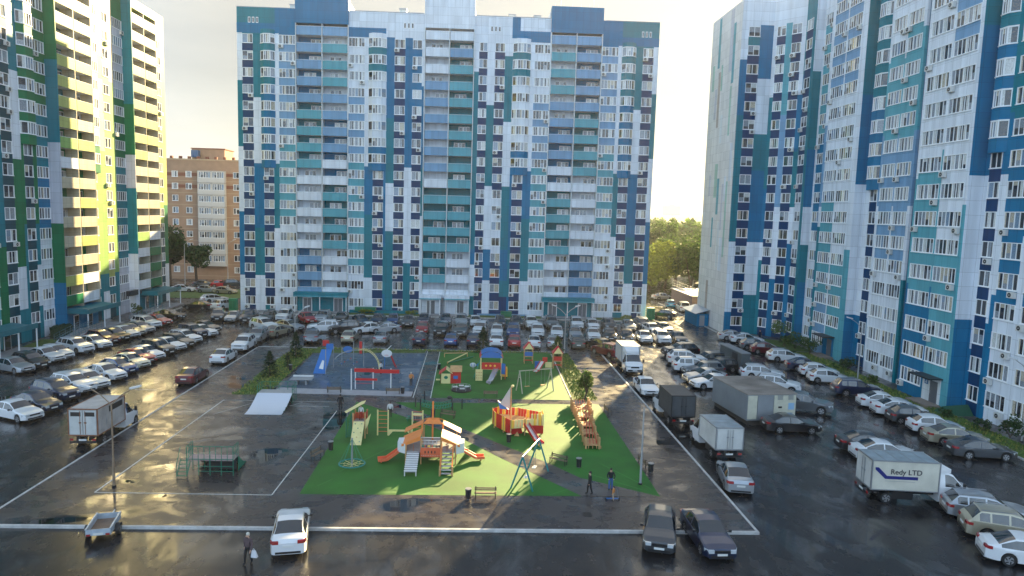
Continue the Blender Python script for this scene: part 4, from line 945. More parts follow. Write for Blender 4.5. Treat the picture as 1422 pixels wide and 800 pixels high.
one('suv', 'white', 918, 479, -90, 'white SUV facing the camera between a white and a grey sedan', G1)
one('sedan', 'dark grey', 941, 478, -90, 'dark grey sedan facing the camera at the right of the sunny lane cluster', G1)
one('sedan', 'black', 921, 442, 150, 'black sedan driving off on the far lane between the two blocks')
one('hatch', 'teal', 930, 428, 80, 'bright blue hatchback by the park trees at the end of the far lane')
one('van', 'white', 948, 434, 85, 'white minivan at the end of the far lane beside the garage wall')
one('sedan', 'silver', 920, 417, 10, 'silver sedan crossing under the park trees')
G2 = 'cars parked side-on right of the sunny lane'
x2 = [('suv', 'black', 944, 497, 186, 'black SUV at the far end of the side-on row, nose to the sunny lane'), ('suv', 'white', 953, 508, -6, 'white SUV with red tail lamps, next to the black one in the side-on row'),
      ('wagon', 'dark grey', 983, 509, 186, 'dark grey estate behind the white SUV in the side-on row'), ('suv', 'white', 962, 519, -4, 'boxy white SUV in the middle of the side-on row, tail to the lane'),
      ('wagon', 'black', 998, 519, 186, 'black estate showing between silver cars in the side-on row'), ('wagon', 'grey', 976, 524, 188, 'grey estate with pale bonnet in the side-on row, nose to the lane'),
      ('sedan', 'silver', 978, 534, 188, 'silver sedan second nearest in the side-on row, beside the container'), ('sedan', 'white', 989, 543, 188, 'white sedan nearest in the side-on row, half behind the container')]
for a in x2: one(*a, G2)
one('sedan', 'white', 896, 551, -90, 'white sedan facing the camera at the right kerb, between the two box trucks')
one('wagon', 'white', 1057, 528, -10, 'white estate car just behind the grey container')
one('suv', 'white', 1078, 545, -25, 'white SUV mostly hidden behind the grey container')
one('pickup', 'grey', 1112, 573, -28, 'grey pickup standing at the right end of the container')
one('sedan', 'black', 1097, 605, -3, 'black sedan parked across the front of the grey container')
one('sedan', 'silver', 1018, 686, 80, 'silver sedan seen from behind beside the right kerb, nearest the yard corner')
row([('sedan', 'silver', 1019, 474), ('sedan', 'white', 1036, 478), ('hatch', 'grey', 1049, 487), ('hatch', 'maroon', 1064, 493), ('wagon', 'white', 1091, 504), ('sedan', 'dark blue', 1118, 517), ('hatch', 'white', 1136, 525), ('hatch', 'white', 1149, 534), ('suv', 'dark blue', 1188, 553), ('sedan', 'white', 1226, 570),
     ('sedan', 'white', 1247, 581), ('hatch', 'dark grey', 1266, 592), ('hatch', 'white', 1297, 606), ('sedan', 'beige', 1324, 622), ('sedan', 'dark grey', 1359, 642)], -8, 'the row along the right block', 'far', 'cars parked along the right block', 1.2)
one('sedan', 'black', 1204, 633, -6, 'black sedan just beyond the lettered white truck, facing right')
one('sedan', 'white', 1226, 646, -6, 'white sedan hidden behind the lettered white truck')
one('wagon', 'silver', 1368, 730, -18, 'silver estate at the right edge, just below the lettered truck')
one('suv', 'beige', 1398, 760, -20, 'beige SUV at the right edge between a silver estate and a white sedan')
one('sedan', 'white', 1428, 795, -20, 'white sedan at the bottom right corner of the view')
one('hatch', 'dark grey', 914, 769, -105, 'dark grey hatchback facing the camera over the front kerb')
one('sedan', 'dark blue', 980, 777, -89, 'dark blue sedan facing the camera at the front, right of the grey hatchback')
one('sedan', 'white', 405, 771, 100, 'white sedan with its side lit by the sun, seen from behind at the front')

# ------------------------------------------------------------------ box trucks
box_w = mat('truck_box_white', (.56, .56, .54), .45, 0, .16, 1.1); box_y = mat('truck_box_cream', (.60, .57, .48), .45, 0, .14, 1.2); box_d = mat('truck_tarp_dark', (.055, .06, .066), .55, 0, .2, 1.5)
box_old = mat('truck_tarp_old', (.40, .38, .37), .6, 0, .28, 1.3); rust = mat('rusty_frame', (.24, .10, .05), .7, 0, .3, 5); blue_band = mat('navy_band', (.012, .018, .16), .4)
def truck(label, x, y, hd, bl, bw, bz, bm, cabcol, front=None, style=''):
    """origin on the ground under the middle of the box; x forward"""
    t = thing('box_truck', label, 'truck', (x, y, 0), Rd(hd)); h0 = .95
    k = MB(); k.box(-bl/2, bl/2, -bw/2, bw/2, h0, h0+bz, bm)
    fr = rust if style == 'old' else (steel if style != 'dark' else black_plastic)
    for yy in (-bw/2, bw/2):
        for zz in (h0, h0+bz): k.bar((-bl/2-.02, yy, zz), (bl/2+.02, yy, zz), .06, .06, fr)
        for xx in (-bl/2, bl/2): k.bar((xx, yy, h0-.02), (xx, yy, h0+bz+.02), .07, .07, fr)
    for zz in (h0, h0+bz): k.bar((-bl/2, -bw/2, zz), (-bl/2, bw/2, zz), .07, .07, fr)
    if style in ('lettered', 'white'):
        for i in range(1, 5): k.bar((-bl/2+i*bl/5, -bw/2+.05, h0+bz+.012), (-bl/2+i*bl/5, bw/2-.05, h0+bz+.012), .05, .02, steel)
        k.box(-bl/2+.04, bl/2-.04, -bw/2+.05, bw/2-.05, h0+bz+.002, h0+bz+.008, mat('truck_roof_sheet', (.30, .36, .40), .35, .3, .25, 1.5))
    if style == 'old':
        k.box(bl/2-2.3, bl/2-.35, -bw/2-.012, -bw/2-.002, h0+bz-.62, h0+bz-.2, black_plastic)
        for i in range(5): k.bar((-bl/2+.4+i*.75, -bw/2-.01, h0+.1), (-bl/2+.5+i*.75, -bw/2-.012, h0+bz-.7), .04, .03, box_old)
    k.build('cargo_box', t)
    for s_ in (0, 1):
        y0 = -bw/2+.06+s_*(bw/2-.04); k = MB(); k.box(-bl/2-.06, -bl/2-.037, y0, y0+bw/2-.1, h0+.08, h0+bz-.08, box_d if style == 'dark' else box_w)
        if style == 'old': k.box(-bl/2-.07, -bl/2-.062, y0+.1, y0+bw/2-.2, h0+bz-.5, h0+bz-.2, black_plastic)
        d = k.build('rear_door', t)
        k = MB(); xx = y0+(bw/2-.25 if s_ == 0 else .15)
        k.tube((-bl/2-.09, xx, h0+.1), (-bl/2-.09, xx, h0+bz-.1), .018, fr, n=6); k.box(-bl/2-.1, -bl/2-.062, xx-.08, xx+.08, h0+.9, h0+.98, fr); k.build('lock_bar', d)
    k = MB(); k.box(-bl/2+.1, bl/2+1.2, -.42, -.30, .55, .80, black_plastic).box(-bl/2+.1, bl/2+1.2, .30, .42, .55, .80, black_plastic)
    for i in range(6): k.box(-bl/2+.2+i*bl/6.2, -bl/2+.3+i*bl/6.2, -bw/2+.1, bw/2-.1, .80, .95, black_plastic)
    k.box(-bl/2-.12, -bl/2+.02, -bw/2+.1, bw/2-.1, .42, .56, black_plastic); k.box(-.7, .6, -bw/2+.12, -bw/2+.16, .35, .8, black_plastic); k.box(-.7, .6, bw/2-.16, bw/2-.12, .35, .8, black_plastic)
    k.build('chassis', t)
    P = loft(CT['cab']); cx = bl/2+1.25; T = CT['cab']
    c = P['body'].build('cab', t, 32); c.location.x = cx; c.material_slots[0].link = 'OBJECT'; c.material_slots[0].material = PAINT[cabcol]
    for k_, n_ in (('windscreen', 'windscreen'), ('sr', 'side_window'), ('sl', 'side_window')): P[k_].build(n_, c, 32)
    for s_ in (-1, 1):
        k = MB(); k.prism([(1.165, s_*.8), (1.165, s_*.5), (1.0, s_*.55), (.78, s_*.97), (.9, s_*.965)], .84, 1.02, headl); k.build('headlight', c)
        k = MB(); k.box(.2, .3, s_*1.02, s_*1.2, 1.25, 1.6, black_plastic); k.box(.2, .25, s_*.9, s_*1.05, 1.3, 1.35, black_plastic); k.build('mirror', c)
        k = MB(); k.box(-bl/2-.13, -bl/2-.1, s_*(bw/2-.35), s_*(bw/2-.1), .6, .75, taill); k.build('tail_light', t)
    small(c, 'grille', [(1.12, 1.19, -.45, .45, .78, .95), (1.0, 1.2, -.8, .8, .42, .6)], grille_m); small(c, 'number_plate', [(1.19, 1.215, -.26, .26, .46, .56)], plate_m)
    small(t, 'number_plate', [(-bl/2-.14, -bl/2-.12, -.26, .26, .6, .72)], plate_m)
    if style in ('lettered', 'white', 'old2'):
        k = MB(); k.prism([(bl/2-.0, -bw/2+.12), (bl/2+.85, -.7), (bl/2+.85, .7), (bl/2, bw/2-.12)], 2.12, 2.35, PAINT[cabcol]); k.add([(bl/2, -bw/2+.15, 2.35), (bl/2+.85, -.7, 2.35), (bl/2+.85, .7, 2.35), (bl/2, bw/2-.15, 2.35), (bl/2, -bw/2+.2, h0+bz), (bl/2, bw/2-.2, h0+bz)], [(0, 1, 4), (1, 2, 5, 4), (2, 3, 5), (0, 3, 2, 1), (0, 4, 5, 3)], PAINT[cabcol]); k.build('wind_deflector', t)
    if .36 not in WM: WM[.36] = wheel_mesh(.36)
    for xx, ys in ((cx+1.175-.62, (.86,)), (-bl/2+1.05, (.80, .58))):
        for s_ in (-1, 1):
            for yy in ys:
                o = ob('wheel', WM[.36][0], t); o.location = (xx, s_*yy, .36); ob('rim', WM[.36][1], o)
    return t
tr = truck('white box truck with dark lettering on its cream cargo box, facing right', 27.1, 42.3, -6, 4.05, 2.1, 1.85, box_y, 'white', style='lettered')
def text_mesh(body, size, m, ext=.006):
    cu = bpy.data.curves.new('t', 'FONT'); cu.body = body; cu.size = size; cu.extrude = ext; cu.offset = .004
    o = bpy.data.objects.new('t', cu); COL.objects.link(o); bpy.context.view_layer.update()
    me = bpy.data.meshes.new_from_object(o.evaluated_get(bpy.context.evaluated_depsgraph_get())); bpy.data.objects.remove(o)
    me.materials.clear(); me.materials.append(m); return me
lt = ob('lettering', text_mesh('Redy LTD', .46, mat('dark_lettering', (.03, .03, .04), .5)), tr); lt.location = (-.93, -1.067, 1.98); lt.rotation_euler = (Rd(90), 0, 0)
k = MB(); z = 1.78
k.add([(-1.85, -1.06, 2.38), (-1.65, -1.06, 2.38), (-1.12, -1.06, 1.86), (.75, -1.06, 1.86), (.75, -1.06, 1.66), (-1.22, -1.06, 1.66), (-1.85, -1.06, 2.24)], [(0, 6, 5, 2, 1), (2, 5, 4, 3)], blue_band)
k.box(-1.2, .6, -1.062, -1.055, 1.52, 1.54, steel); k.build('blue_stripe', tr)
truck('old box truck with grimy pale tarpaulin and rusty door frame at the left kerb', -27.35, 51.6, 90, 3.9, 2.0, 1.9, box_old, 'white', style='old')
truck('box truck with dark grey tarpaulin box and white cab at the right kerb', 17.55, 58.4, 91, 3.7, 2.0, 1.8, box_d, 'white', style='dark')
truck('plain white box truck with closed rear doors, nearest the corner of the kerb', 18.5, 50.2, 92, 3.4, 2.0, 1.6, box_w, 'white', style='white')
truck('white box truck facing the camera on the sunny lane beside the far kerb', 17.9, 79.8, -90, 3.5, 2.05, 1.85, box_w, 'white', style='old2')
# ------------------------------------------------------------------ small trailer
def trailer(label, x, y, hd, s_=1.0):
    t = thing('car_trailer', label, 'trailer', (x, y, 0), Rd(hd)); gal = mat('galvanised_steel', (.46, .53, .60), .4, .25, .2, 3); t.scale = (s_,)*3
    k = MB(); k.box(-1.15, 1.15, -.62, .62, .48, .52, mat('plywood_wet', (.20, .13, .09), .6, 0, .3)); 
    for a in ((-1.18, 1.18, -.66, -.62), (-1.18, 1.18, .62, .66), (-1.18, -1.14, -.62, .62), (1.14, 1.18, -.62, .62)): k.box(*a, .48, .86, gal)
    for q in range(5):
        for yy in (-.68, .66): k.box(-1.1+q*.54, -1.05+q*.54, yy, yy+.02, .46, .88, gal)
    k.box(-1.2, 1.2, -.69, -.60, .86, .90, gal).box(-1.2, 1.2, .60, .69, .86, .90, gal); k.build('load_bed', t)
    k = MB(); k.bar((1.1, -.5, .45), (2.2, 0, .45), .06, .06, gal); k.bar((1.1, .5, .45), (2.2, 0, .45), .06, .06, gal); k.bar((2.1, 0, .45), (2.55, 0, .45), .07, .07, gal); k.ball((2.6, 0, .45), .06, black_plastic); k.tube((1.9, .1, .02), (1.9, .1, .6), .025, steel); k.build('drawbar', t)
    for s2 in (-1, 1):
        o = ob('wheel', WM[.325][0], t); o.location = (-.1, s2*.82, .325); ob('rim', WM[.325][1], o)
        k = MB()
        for q in range(6):
            a0, a1 = Rd(15+25*q), Rd(40+25*q); k.sheet([(-.1+.4*cos(a0), s2*.70, .3+.4*sin(a0)), (-.1+.4*cos(a0), s2*.95, .3+.4*sin(a0)), (-.1+.4*cos(a1), s2*.95, .3+.4*sin(a1)), (-.1+.4*cos(a1), s2*.70, .3+.4*sin(a1))], black_plastic, .02)
        k.build('mudguard', t)
        small(t, 'tail_light', [(-1.24, -1.2, s2*.62, s2*.40, .50, .6)], taill)
    small(t, 'number_plate', [(-1.215, -1.2, -.26, .26, .52, .64)], plate_m)
trailer('open galvanised car trailer with plywood bed in the road before the front kerb', -19.2, 36.4, 103, .88)
trailer('small open trailer near a beige sedan beyond the left kerb', -20.2, 90.5, 60)
# ------------------------------------------------------------------ grey container and metal box
ct = thing('container', 'long grey metal container with rusty corrugated roof and pale vented end', 'container', (25.15, 61.0, 0), Rd(7))
cg = mat('container_grey', (.26, .28, .30), .45, .2, .12, .7); ct.scale = (.97, .9, .97); cgr = mat('container_roof_rust', (.30, .26, .23), .55, .2, .35, .6); cy_ = mat('container_cream', (.55, .53, .42), .5, 0, .1)
k = MB(); k.box(-2.3, 2.3, -3.6, 3.6, .45, 2.75, cg)
for q in range(24): k.box(-2.32, -2.3, -3.55+q*.296, -3.41+q*.296, 0.55, 2.68, cg).box(2.3, 2.32, -3.55+q*.296, -3.41+q*.296, 0.55, 2.68, cg)
k.build('container_body', ct)
k = MB(); k.box(-2.38, 2.38, -3.65, 3.65, 2.75, 2.84, cgr)
for q in range(26): k.box(-2.34, 2.34, -3.55+q*.278, -3.48+q*.278, 2.84, 2.88, cgr)
k.build('roof', ct)
k = MB(); k.box(-2.1, 2.1, -3.4, 3.4, .0, .45, mat('dark_plinth', (.05, .045, .04), .7)); k.build('plinth', ct)
for x0, x1, m_ in ((-2.25, -1.4, cy_), (-1.35, .15, cg), (.2, 2.25, cy_)):
    k = MB(); k.box(x0, x1, -3.66, -3.6, .6, 2.68, m_); d = k.build('end_door', ct)
    if x0 > 0:
        k = MB()
        for xx in (.5, 1.5):
            for zz in (.75, 2.3):
                for q in range(5): k.box(xx, xx+.5, -3.69, -3.662, zz+q*.085, zz+.045+q*.085, cg)
        k.build('vent', d)
        k = MB(); k.box(1.55, 2.1, -3.685, -3.662, 1.4, 2.0, mat('blue_notice', (.25, .42, .60), .5)); k.box(.6, .95, -3.685, -3.662, 1.55, 1.7, black_plastic); k.build('notice', d)
mb_ = thing('metal_box', 'dark grey steel cabinet standing behind the container next to a white estate', 'cabinet', (30.6, 80.2, 0), Rd(4))
k = MB(); k.box(-.5, .5, -2.9, 2.9, .1, 2.3, mat('cabinet_grey', (.09, .11, .12), .45, .3, .15)); k.box(-.55, .55, -3, 3, 2.3, 2.4, steel); k.build('cabinet_body', mb_)
k = MB(); k.box(-.53, -.5, -1.9, -.5, .2, 2.1, black_plastic); k.build('door', mb_)
# ------------------------------------------------------------------ play equipment
Z0 = YZ+.006
c_or = mat('play_orange', (.75, .23, .05), .45, 0, .1); c_orr = mat('play_coral', (.72, .14, .06), .4, 0, .08); c_red = mat('play_red', (.52, .02, .02), .4); c_yel = mat('play_yellow', (.80, .50, .06), .45)
c_ply = mat('play_pale_yellow', (.72, .62, .28), .5, 0, .08); c_blu = mat('play_blue', (.02, .14, .42), .4); c_wood = mat('play_wood', (.52, .30, .13), .6, 0, .2, 3); c_wht = mat('play_white', (.66, .66, .66), .45)
c_grn = mat('play_green', (.01, .16, .10), .45); c_pole = mat('play_grey_pole', (.34, .36, .38), .4, .5); c_slide = mat('slide_steel', (.62, .62, .64), .25, .7); c_deck = mat('deck_grey_boards', (.36, .36, .36), .55, 0, .15)
c_rope = mat('green_rope', (.02, .22, .14), .8); c_teal = mat('play_teal', (.01, .20, .20), .45)
SPL = {'post', 'stool', 'pole', 'side_panel', 'beam', 'panel', 'round_panel', 'stair_post'}
def part(root, name, fn, smooth=None, sp=False):
    k = MB(); fn(k)
    if (sp or name in SPL) and smooth is None: k.split(name, root); return
    return k.build(name, root, smooth)
def slide(root, a, b, w, side_m, bed_m):
    """a straight slide from a (top) to b (bottom) with a run-out"""
    a = Vector(a); b = Vector(b); d = Vector((b.x-a.x, b.y-a.y, 0)).normalized(); s_ = Vector((-d.y, d.x, 0))*(w/2); e = b+d*.8
    def f(k):
        k.sheet([a-s_, b-s_, b+s_, a+s_], bed_m, .05); k.sheet([b-s_, e-s_, e+s_, b+s_], bed_m, .05)
        for q in (-1, 1):
            p = s_*q
            k.bar(a+p+Vector((0, 0, .1)), b+p+Vector((0, 0, .1)), .06, .26, side_m); k.bar(b+p+Vector((0, 0, .1)), e+p+Vector((0, 0, .1)), .06, .26, side_m)
        k.bar(b+d*.5-Vector((0, 0, b.z-Z0)), b+d*.5, .1, .1, side_m)
    return part(root, 'slide', f)
def stairs(root, a, b, w, n, tread, rail):
    a = Vector(a); b = Vector(b); d = Vector((b.x-a.x, b.y-a.y, 0)).normalized(); s_ = Vector((-d.y, d.x, 0))*(w/2)
    def f(k):
        for i in range(n):
            p = a.lerp(b, (i+.5)/n); k.sheet([p-s_-d*.14, p-s_+d*.14, p+s_+d*.14, p+s_-d*.14], tread, .05)
        for q in (-1, 1): k.bar(a+s_*q, b+s_*q, .06, .2, rail)
    part(root, 'stairs', f)
    def g(k):
        for q in (-1, 1):
            for h in (.55, .9): k.tube(a+s_*q+Vector((0, 0, h)), b+s_*q+Vector((0, 0, h)), .03, c_or, n=6)
            for i in range(4):
                p = a.lerp(b, i/3)+s_*q; k.tube(p, p+Vector((0, 0, .9)), .03, c_or, n=6)
    part(root, 'handrail', g)

# --- orange castle with two slides
t = place('play_castle', 'big orange play castle with two slides, grey stairs and a tall mast', 'play equipment', (-2.7, 48.5, Z0))
x0, x1, dz = -4.4, -.9, 1.35
def posts(k):
    for x in (-5.0, -3.6, -1.8, -.4):
        for y in (47.0, 48.6, 50.2): k.box(x-.06, x+.06, y-.06, y+.06, Z0, 2.75 if -4 < x < -1 else 2.3, c_wood)
part(t, 'post', posts)
part(t, 'deck', lambda k: (k.box(-5.05, -.35, 46.95, 50.25, dz, dz+.1, c_deck)))
def roofp(k):
    for s_, xc in ((-1, -3.65), (1, -1.75)):
        xo = xc+s_*1.75
        k.sheet([(xc, 47.0, 3.0), (xo, 47.0, 2.15), (xo, 48.9, 2.15), (xc, 48.9, 3.0)], c_or, .06)
        k.sheet([(xc, 50.3, 3.35), (xo, 50.3, 2.4), (xo, 49.2, 2.4), (xc, 49.2, 3.35)], c_or, .06)
        k.sheet([(xc, 46.95, 3.0), (xo, 46.95, 2.15), (xo, 46.95, 1.95), (xc, 46.95, 2.6)], c_or, .05)
    k.sheet([(-3.65, 49.2, 3.35), (-1.75, 49.2, 3.35), (-2.2, 49.8, 3.75), (-3.2, 49.8, 3.75)], c_or, .06)
    k.sheet([(-3.65, 50.4, 3.35), (-1.75, 50.4, 3.35), (-2.2, 49.8, 3.75), (-3.2, 49.8, 3.75)], c_or, .06)
    for x in (-3.7, -1.7): k.box(x-.07, x+.07, 48.9, 49.2, 2.4, 3.5, c_or)
part(t, 'roof', roofp)
part(t, 'mast', lambda k: k.box(-2.82, -2.66, 49.6, 49.76, dz, 5.6, c_or))
def netp(k):
    for i in range(6): k.tube((-3.6+i*.36, 47.0, dz+.1), (-3.6+i*.36, 47.0, 2.6), .02, c_wht, n=5)
    for i in range(5): k.tube((-3.6, 47.0, dz+.35+i*.3), (-1.8, 47.0, dz+.35+i*.3), .02, c_wht, n=5)
    for x in (-4.9, -4.3, -1.2, -.5):
        for i in range(3): k.tube((x, 46.98+i*.0, dz+.1), (x, 46.98, 2.2), .02, c_or, n=5)
part(t, 'climbing_net', netp)
def panp(k):
    k.box(-3.65, -1.75, 46.80, 46.88, .95, 1.75, c_orr); k.box(-3.55, -1.85, 46.80, 46.88, 1.75, 1.9, c_orr)
    for i in range(4): k.box(-3.25+i*.3, -3.15+i*.3, 46.785, 46.80, 1.35, 1.6, black_plastic)
    for i in range(11): k.tube((-3.5+i*.16, 46.80, 1.12), (-3.5+i*.16, 46.785, 1.12), .03, c_wht, n=6)
part(t, 'front_panel', panp)
def bead(k):
    k.tube((-3.6, 46.9, 2.05), (-1.8, 46.9, 2.05), .02, steel, n=5)
    rr = random.Random(3)
    for i in range(13): k.box(-3.5+i*.13, -3.40+i*.13, 46.84, 46.96, 1.97, 2.13, rr.choice((c_yel, c_grn, c_red, black_plastic)))
part(t, 'bead_rail', bead)
def sidep(k):
    for s_, x in ((-1, -5.05), (1, -.35)): k.prism([(x, 46.9), (x+s_*.06, 46.9), (x+s_*.75, 47.3), (x+s_*.75, 48.3), (x, 48.4)], 1.25, 2.25, c_wht)
part(t, 'side_panel', sidep)
slide(t, (-5.3, 47.7, 1.5), (-6.8, 47.3, .42), .62, c_orr, c_orr); slide(t, (-.1, 47.7, 1.5), (1.5, 47.9, .42), .62, c_orr, c_orr)
def rampb(k):
    k.sheet([(-4.85, 44.6, .55), (-3.75, 44.6, .55), (-3.75, 46.9, 1.4), (-4.85, 46.9, 1.4)], c_deck, .05)
    for i in range(9): k.box(-4.87, -3.73, 44.65+i*.25, 44.73+i*.25, .6+i*.092, .66+i*.092, c_wht)
    k.tube((-4.8, 44.65, Z0), (-4.8, 44.65, .6), .05, c_wht); k.tube((-3.8, 44.65, Z0), (-3.8, 44.65, .6), .05, c_wht)
part(t, 'slatted_ramp', rampb)
stairs(t, (-1.15, 44.7, .2), (-1.15, 46.9, 1.35), 1.0, 6, c_slide, c_wood)
def pr(k):
    for x in (-1.72, -.58):
        k.bar((x, 44.7, Z0), (x, 44.7, 1.1), .12, .12, c_wood); k.bar((x, 44.7, 1.0), (x, 46.9, 2.3), .05, .09, c_or)
part(t, 'stair_post', pr)

# --- tower with climbing wall, net and monkey bars on the left of the green
t = place('climbing_tower', 'pale yellow climbing wall tower with a slanted sail roof and rope net', 'play equipment', (-8.4, 52.4, Z0))
def f(k):
    k.sheet([(-8.95, 50.6, Z0), (-7.95, 50.6, Z0), (-7.95, 52.4, 2.1), (-8.95, 52.4, 2.1)], c_ply, .07)
    rr = random.Random(1)
    for i in range(5):
        for q in range(3):
            if (i+q) % 2 == 0: tt = .15+i*.18; k.ball((-8.75+q*.3, 50.6+1.8*tt-.05, 2.1*tt+.12), .06, rr.choice((c_wood, c_grn, c_teal)), 6, 4)
part(t, 'climbing_wall', f)
part(t, 'post', lambda k: [k.box(x-.06, x+.06, y-.06, y+.06, Z0, 3.1, c_wood) for x in (-9.0, -7.9) for y in (52.4, 53.6)])
part(t, 'deck', lambda k: k.box(-9.05, -7.85, 52.35, 53.65, 1.9, 2.0, c_deck))
def f(k):
    k.box(-9.0, -7.9, 53.6, 53.66, 2.0, 2.7, c_orr); k.box(-7.93, -7.87, 52.5, 53.6, 1.2, 3.0, c_red); k.box(-9.03, -8.97, 52.5, 53.6, 2.0, 2.7, c_orr); k.sheet([(-7.85, 52.3, 1.2), (-7.6, 52.3, 1.8), (-7.35, 52.3, 3.1), (-7.85, 52.3, 2.3)], c_ply, .06)
part(t, 'side_panel', f)
part(t, 'sail_roof', lambda k: k.sheet([(-9.9, 53.0, 3.0), (-9.6, 52.2, 3.15), (-8.05, 52.8, 4.1), (-8.0, 53.4, 4.2), (-8.4, 53.6, 4.0)], c_ply, .05))
def f(k):
    for i in range(6): k.tube((-9.6+i*.08, 52.6, Z0), (-9.25, 53.0+i*.1, 2.9), .02, c_rope, n=5)
    for i in range(7): k.tube((-9.6+i*.04, 52.5, .3+i*.36), (-9.15, 53.4, .4+i*.36), .02, c_rope, n=5)
    k.tube((-9.65, 52.5, Z0), (-9.65, 52.5, 2.6), .05, c_grn)
part(t, 'rope_net', f)
t = place('monkey_bars', 'pale yellow ladder frame and balance beam joining two red-runged ladders', 'play equipment', (-6.8, 53.4, Z0))
def f(k):
    for x in (-7.15, -6.35, -4.5, -3.7):
        for y in (53.2,): k.box(x-.05, x+.05, y-.05, y+.05, Z0, 2.4 if x < -6 or x > -4 else 2.3, c_ply)
part(t, 'post', f)
part(t, 'rung', lambda k: [k.tube((a, 53.2, Z0+.35+i*.36), (b, 53.2, Z0+.35+i*.36), .025, c_orr, n=6) for a, b in ((-7.15, -6.35), (-4.5, -3.7)) for i in range(6)])
part(t, 'balance_beam', lambda k: (k.box(-6.35, -4.5, 53.12, 53.3, .50, .62, c_ply), k.sheet([(-6.3, 53.1, .1), (-6.3, 53.1, .55), (-5.95, 53.1, .55)], c_ply, .05), k.sheet([(-4.55, 53.1, .1), (-4.9, 53.1, .55), (-4.55, 53.1, .55)], c_ply, .05)))
t = place('play_table', 'pale yellow play table with round stools on the green rubber behind the monkey bars', 'play equipment', (-4.3, 57.0, Z0))
part(t, 'table_top', lambda k: k.prism([(-5.1, 56.6), (-4.0, 56.4), (-3.8, 57.4), (-4.9, 57.6)], 1.0, 1.08, c_ply))
part(t, 'leg', lambda k: [k.tube((x, y, Z0), (x, y, 1.0), .05, c_pole) for x, y in ((-4.9, 56.8), (-4.1, 56.7), (-4.0, 57.2), (-4.7, 57.4))], sp=True)
part(t, 'stool', lambda k: [k.tube((x, y, Z0), (x, y, .5), .05, c_grn).tube((x, y, .5), (x, y, .56), .22, c_grn, n=12) for x, y in ((-5.6, 56.9), (-3.3, 56.8), (-3.3, 57.6), (-5.5, 57.7))])

# --- nest spinner on a pole with ropes
t = place('rope_spinner', 'spinning net ring hung by green ropes round a grey pole', 'play equipment', (-7.9, 46.2, Z0))
part(t, 'pole', lambda k: k.tube((-7.9, 46.2, Z0), (-7.9, 46.2, 3.4), .07, c_pole))
def f(k):
    n = 24; R1 = 1.0
    for i in range(n):
        a0, a1 = 2*pi*i/n, 2*pi*(i+1)/n; k.tube((-7.9+R1*cos(a0), 46.2+R1*sin(a0), .62), (-7.9+R1*cos(a1), 46.2+R1*sin(a1), .62), .07, c_teal, n=6)
part(t, 'ring', f)
def f(k):
    for i in range(8):
        a = 2*pi*i/8; k.tube((-7.9+cos(a), 46.2+sin(a), .62), (-7.9, 46.2, 3.35), .015, c_rope, n=5); k.tube((-7.9+cos(a), 46.2+sin(a), .62), (-7.9, 46.2, .55), .02, c_ply, n=5)
    for r in (.35, .65):
        for i in range(12): k.tube((-7.9+r*cos(pi*i/6), 46.2+r*sin(pi*i/6), .6), (-7.9+r*cos(pi*(i+1)/6), 46.2+r*sin(pi*(i+1)/6), .6), .015, c_ply, n=5)
part(t, 'rope', f)

# --- red and yellow ship
t = place('play_ship', 'red and yellow wooden play ship with a grey sail and a short slide', 'play equipment', (3.2, 55, Z0))
hull = [(1.55, 56.6), (1.7, 55.6), (2.5, 54.3), (3.1, 53.3), (6.0, 54.0), (6.1, 55.8), (4.0, 57.0), (2.2, 57.4)]
def f(k):
    n = len(hull)
    for i in range(n):
        a, b = hull[i], hull[(i+1) % n]; L_ = hypot(b[0]-a[0], b[1]-a[1]); m = max(1, int(L_/.28)); lo = .35 if i < 3 or i > 5 else 1.0
        cl_ = c_red if i < 3 or i > 4 else c_ply
        for q in range(m):
            p = (lerp(a[0], b[0], (q+.5)/m), lerp(a[1], b[1], (q+.5)/m)); d = ((b[0]-a[0])/L_, (b[1]-a[1])/L_); w = L_/m*.43
            k.bar((p[0], p[1], lo), (p[0], p[1], (1.75 if cl_ is c_red else 2.0)+.15*(q % 2)), .05, w*2, cl_) if abs(d[0]) > abs(d[1])*9 else k.sheet([(p[0]-d[0]*w, p[1]-d[1]*w, lo), (p[0]+d[0]*w, p[1]+d[1]*w, lo), (p[0]+d[0]*w, p[1]+d[1]*w, 1.9), (p[0]-d[0]*w, p[1]-d[1]*w, 1.9)], cl_ if q % 4 else c_yel, .05)
part(t, 'hull_panel', f)
part(t, 'deck', lambda k: k.prism([(x*.94+.2, y*.995+.25) for x, y in hull], .95, 1.03, c_wood))
def f(k):
    for x, y in hull+[(4.4, 53.6), (4.6, 54.9)]: k.box(x-.05, x+.05, y-.05, y+.05, Z0, 2.0, c_wood)
    k.sheet([(2.9, 53.5, .2), (4.2, 53.8, .3), (4.0, 53.75, 1.5), (2.6, 54.1, 1.7)], c_red, .05); k.sheet([(3.4, 53.2, .2), (3.9, 53.2, .2), (3.7, 53.2, .7)], c_wood, .05)
part(t, 'post', f)
def f(k):
    for i in range(5): k.bar((5.05+i*.25, 53.8, 1.1), (5.05+i*.25, 53.8, 2.45), .05, .17, c_yel if i % 2 else c_ply)
    for i in range(4): k.bar((6.1, 54.0+i*.3, 1.1), (6.1, 54.0+i*.3, 2.5), .17, .05, c_yel)
    k.box(4.9, 6.1, 53.76, 53.84, .6, 1.15, c_red); k.sheet([(5.1, 53.7, .3), (6.1, 53.7, .3), (6.1, 53.7, 1.2), (4.7, 53.7, 1.2)], c_red, .05)
part(t, 'bow_rail', f)
slide(t, (4.55, 53.6, 1.35), (5.35, 51.6, .38), .5, c_red, c_slide)
part(t, 'mast', lambda k: k.tube((3.2, 55.6, 1.0), (3.2, 55.6, 5.0), .07, c_wood, .05).ball((3.3, 55.5, 4.95), .16, c_ply, 8, 5))
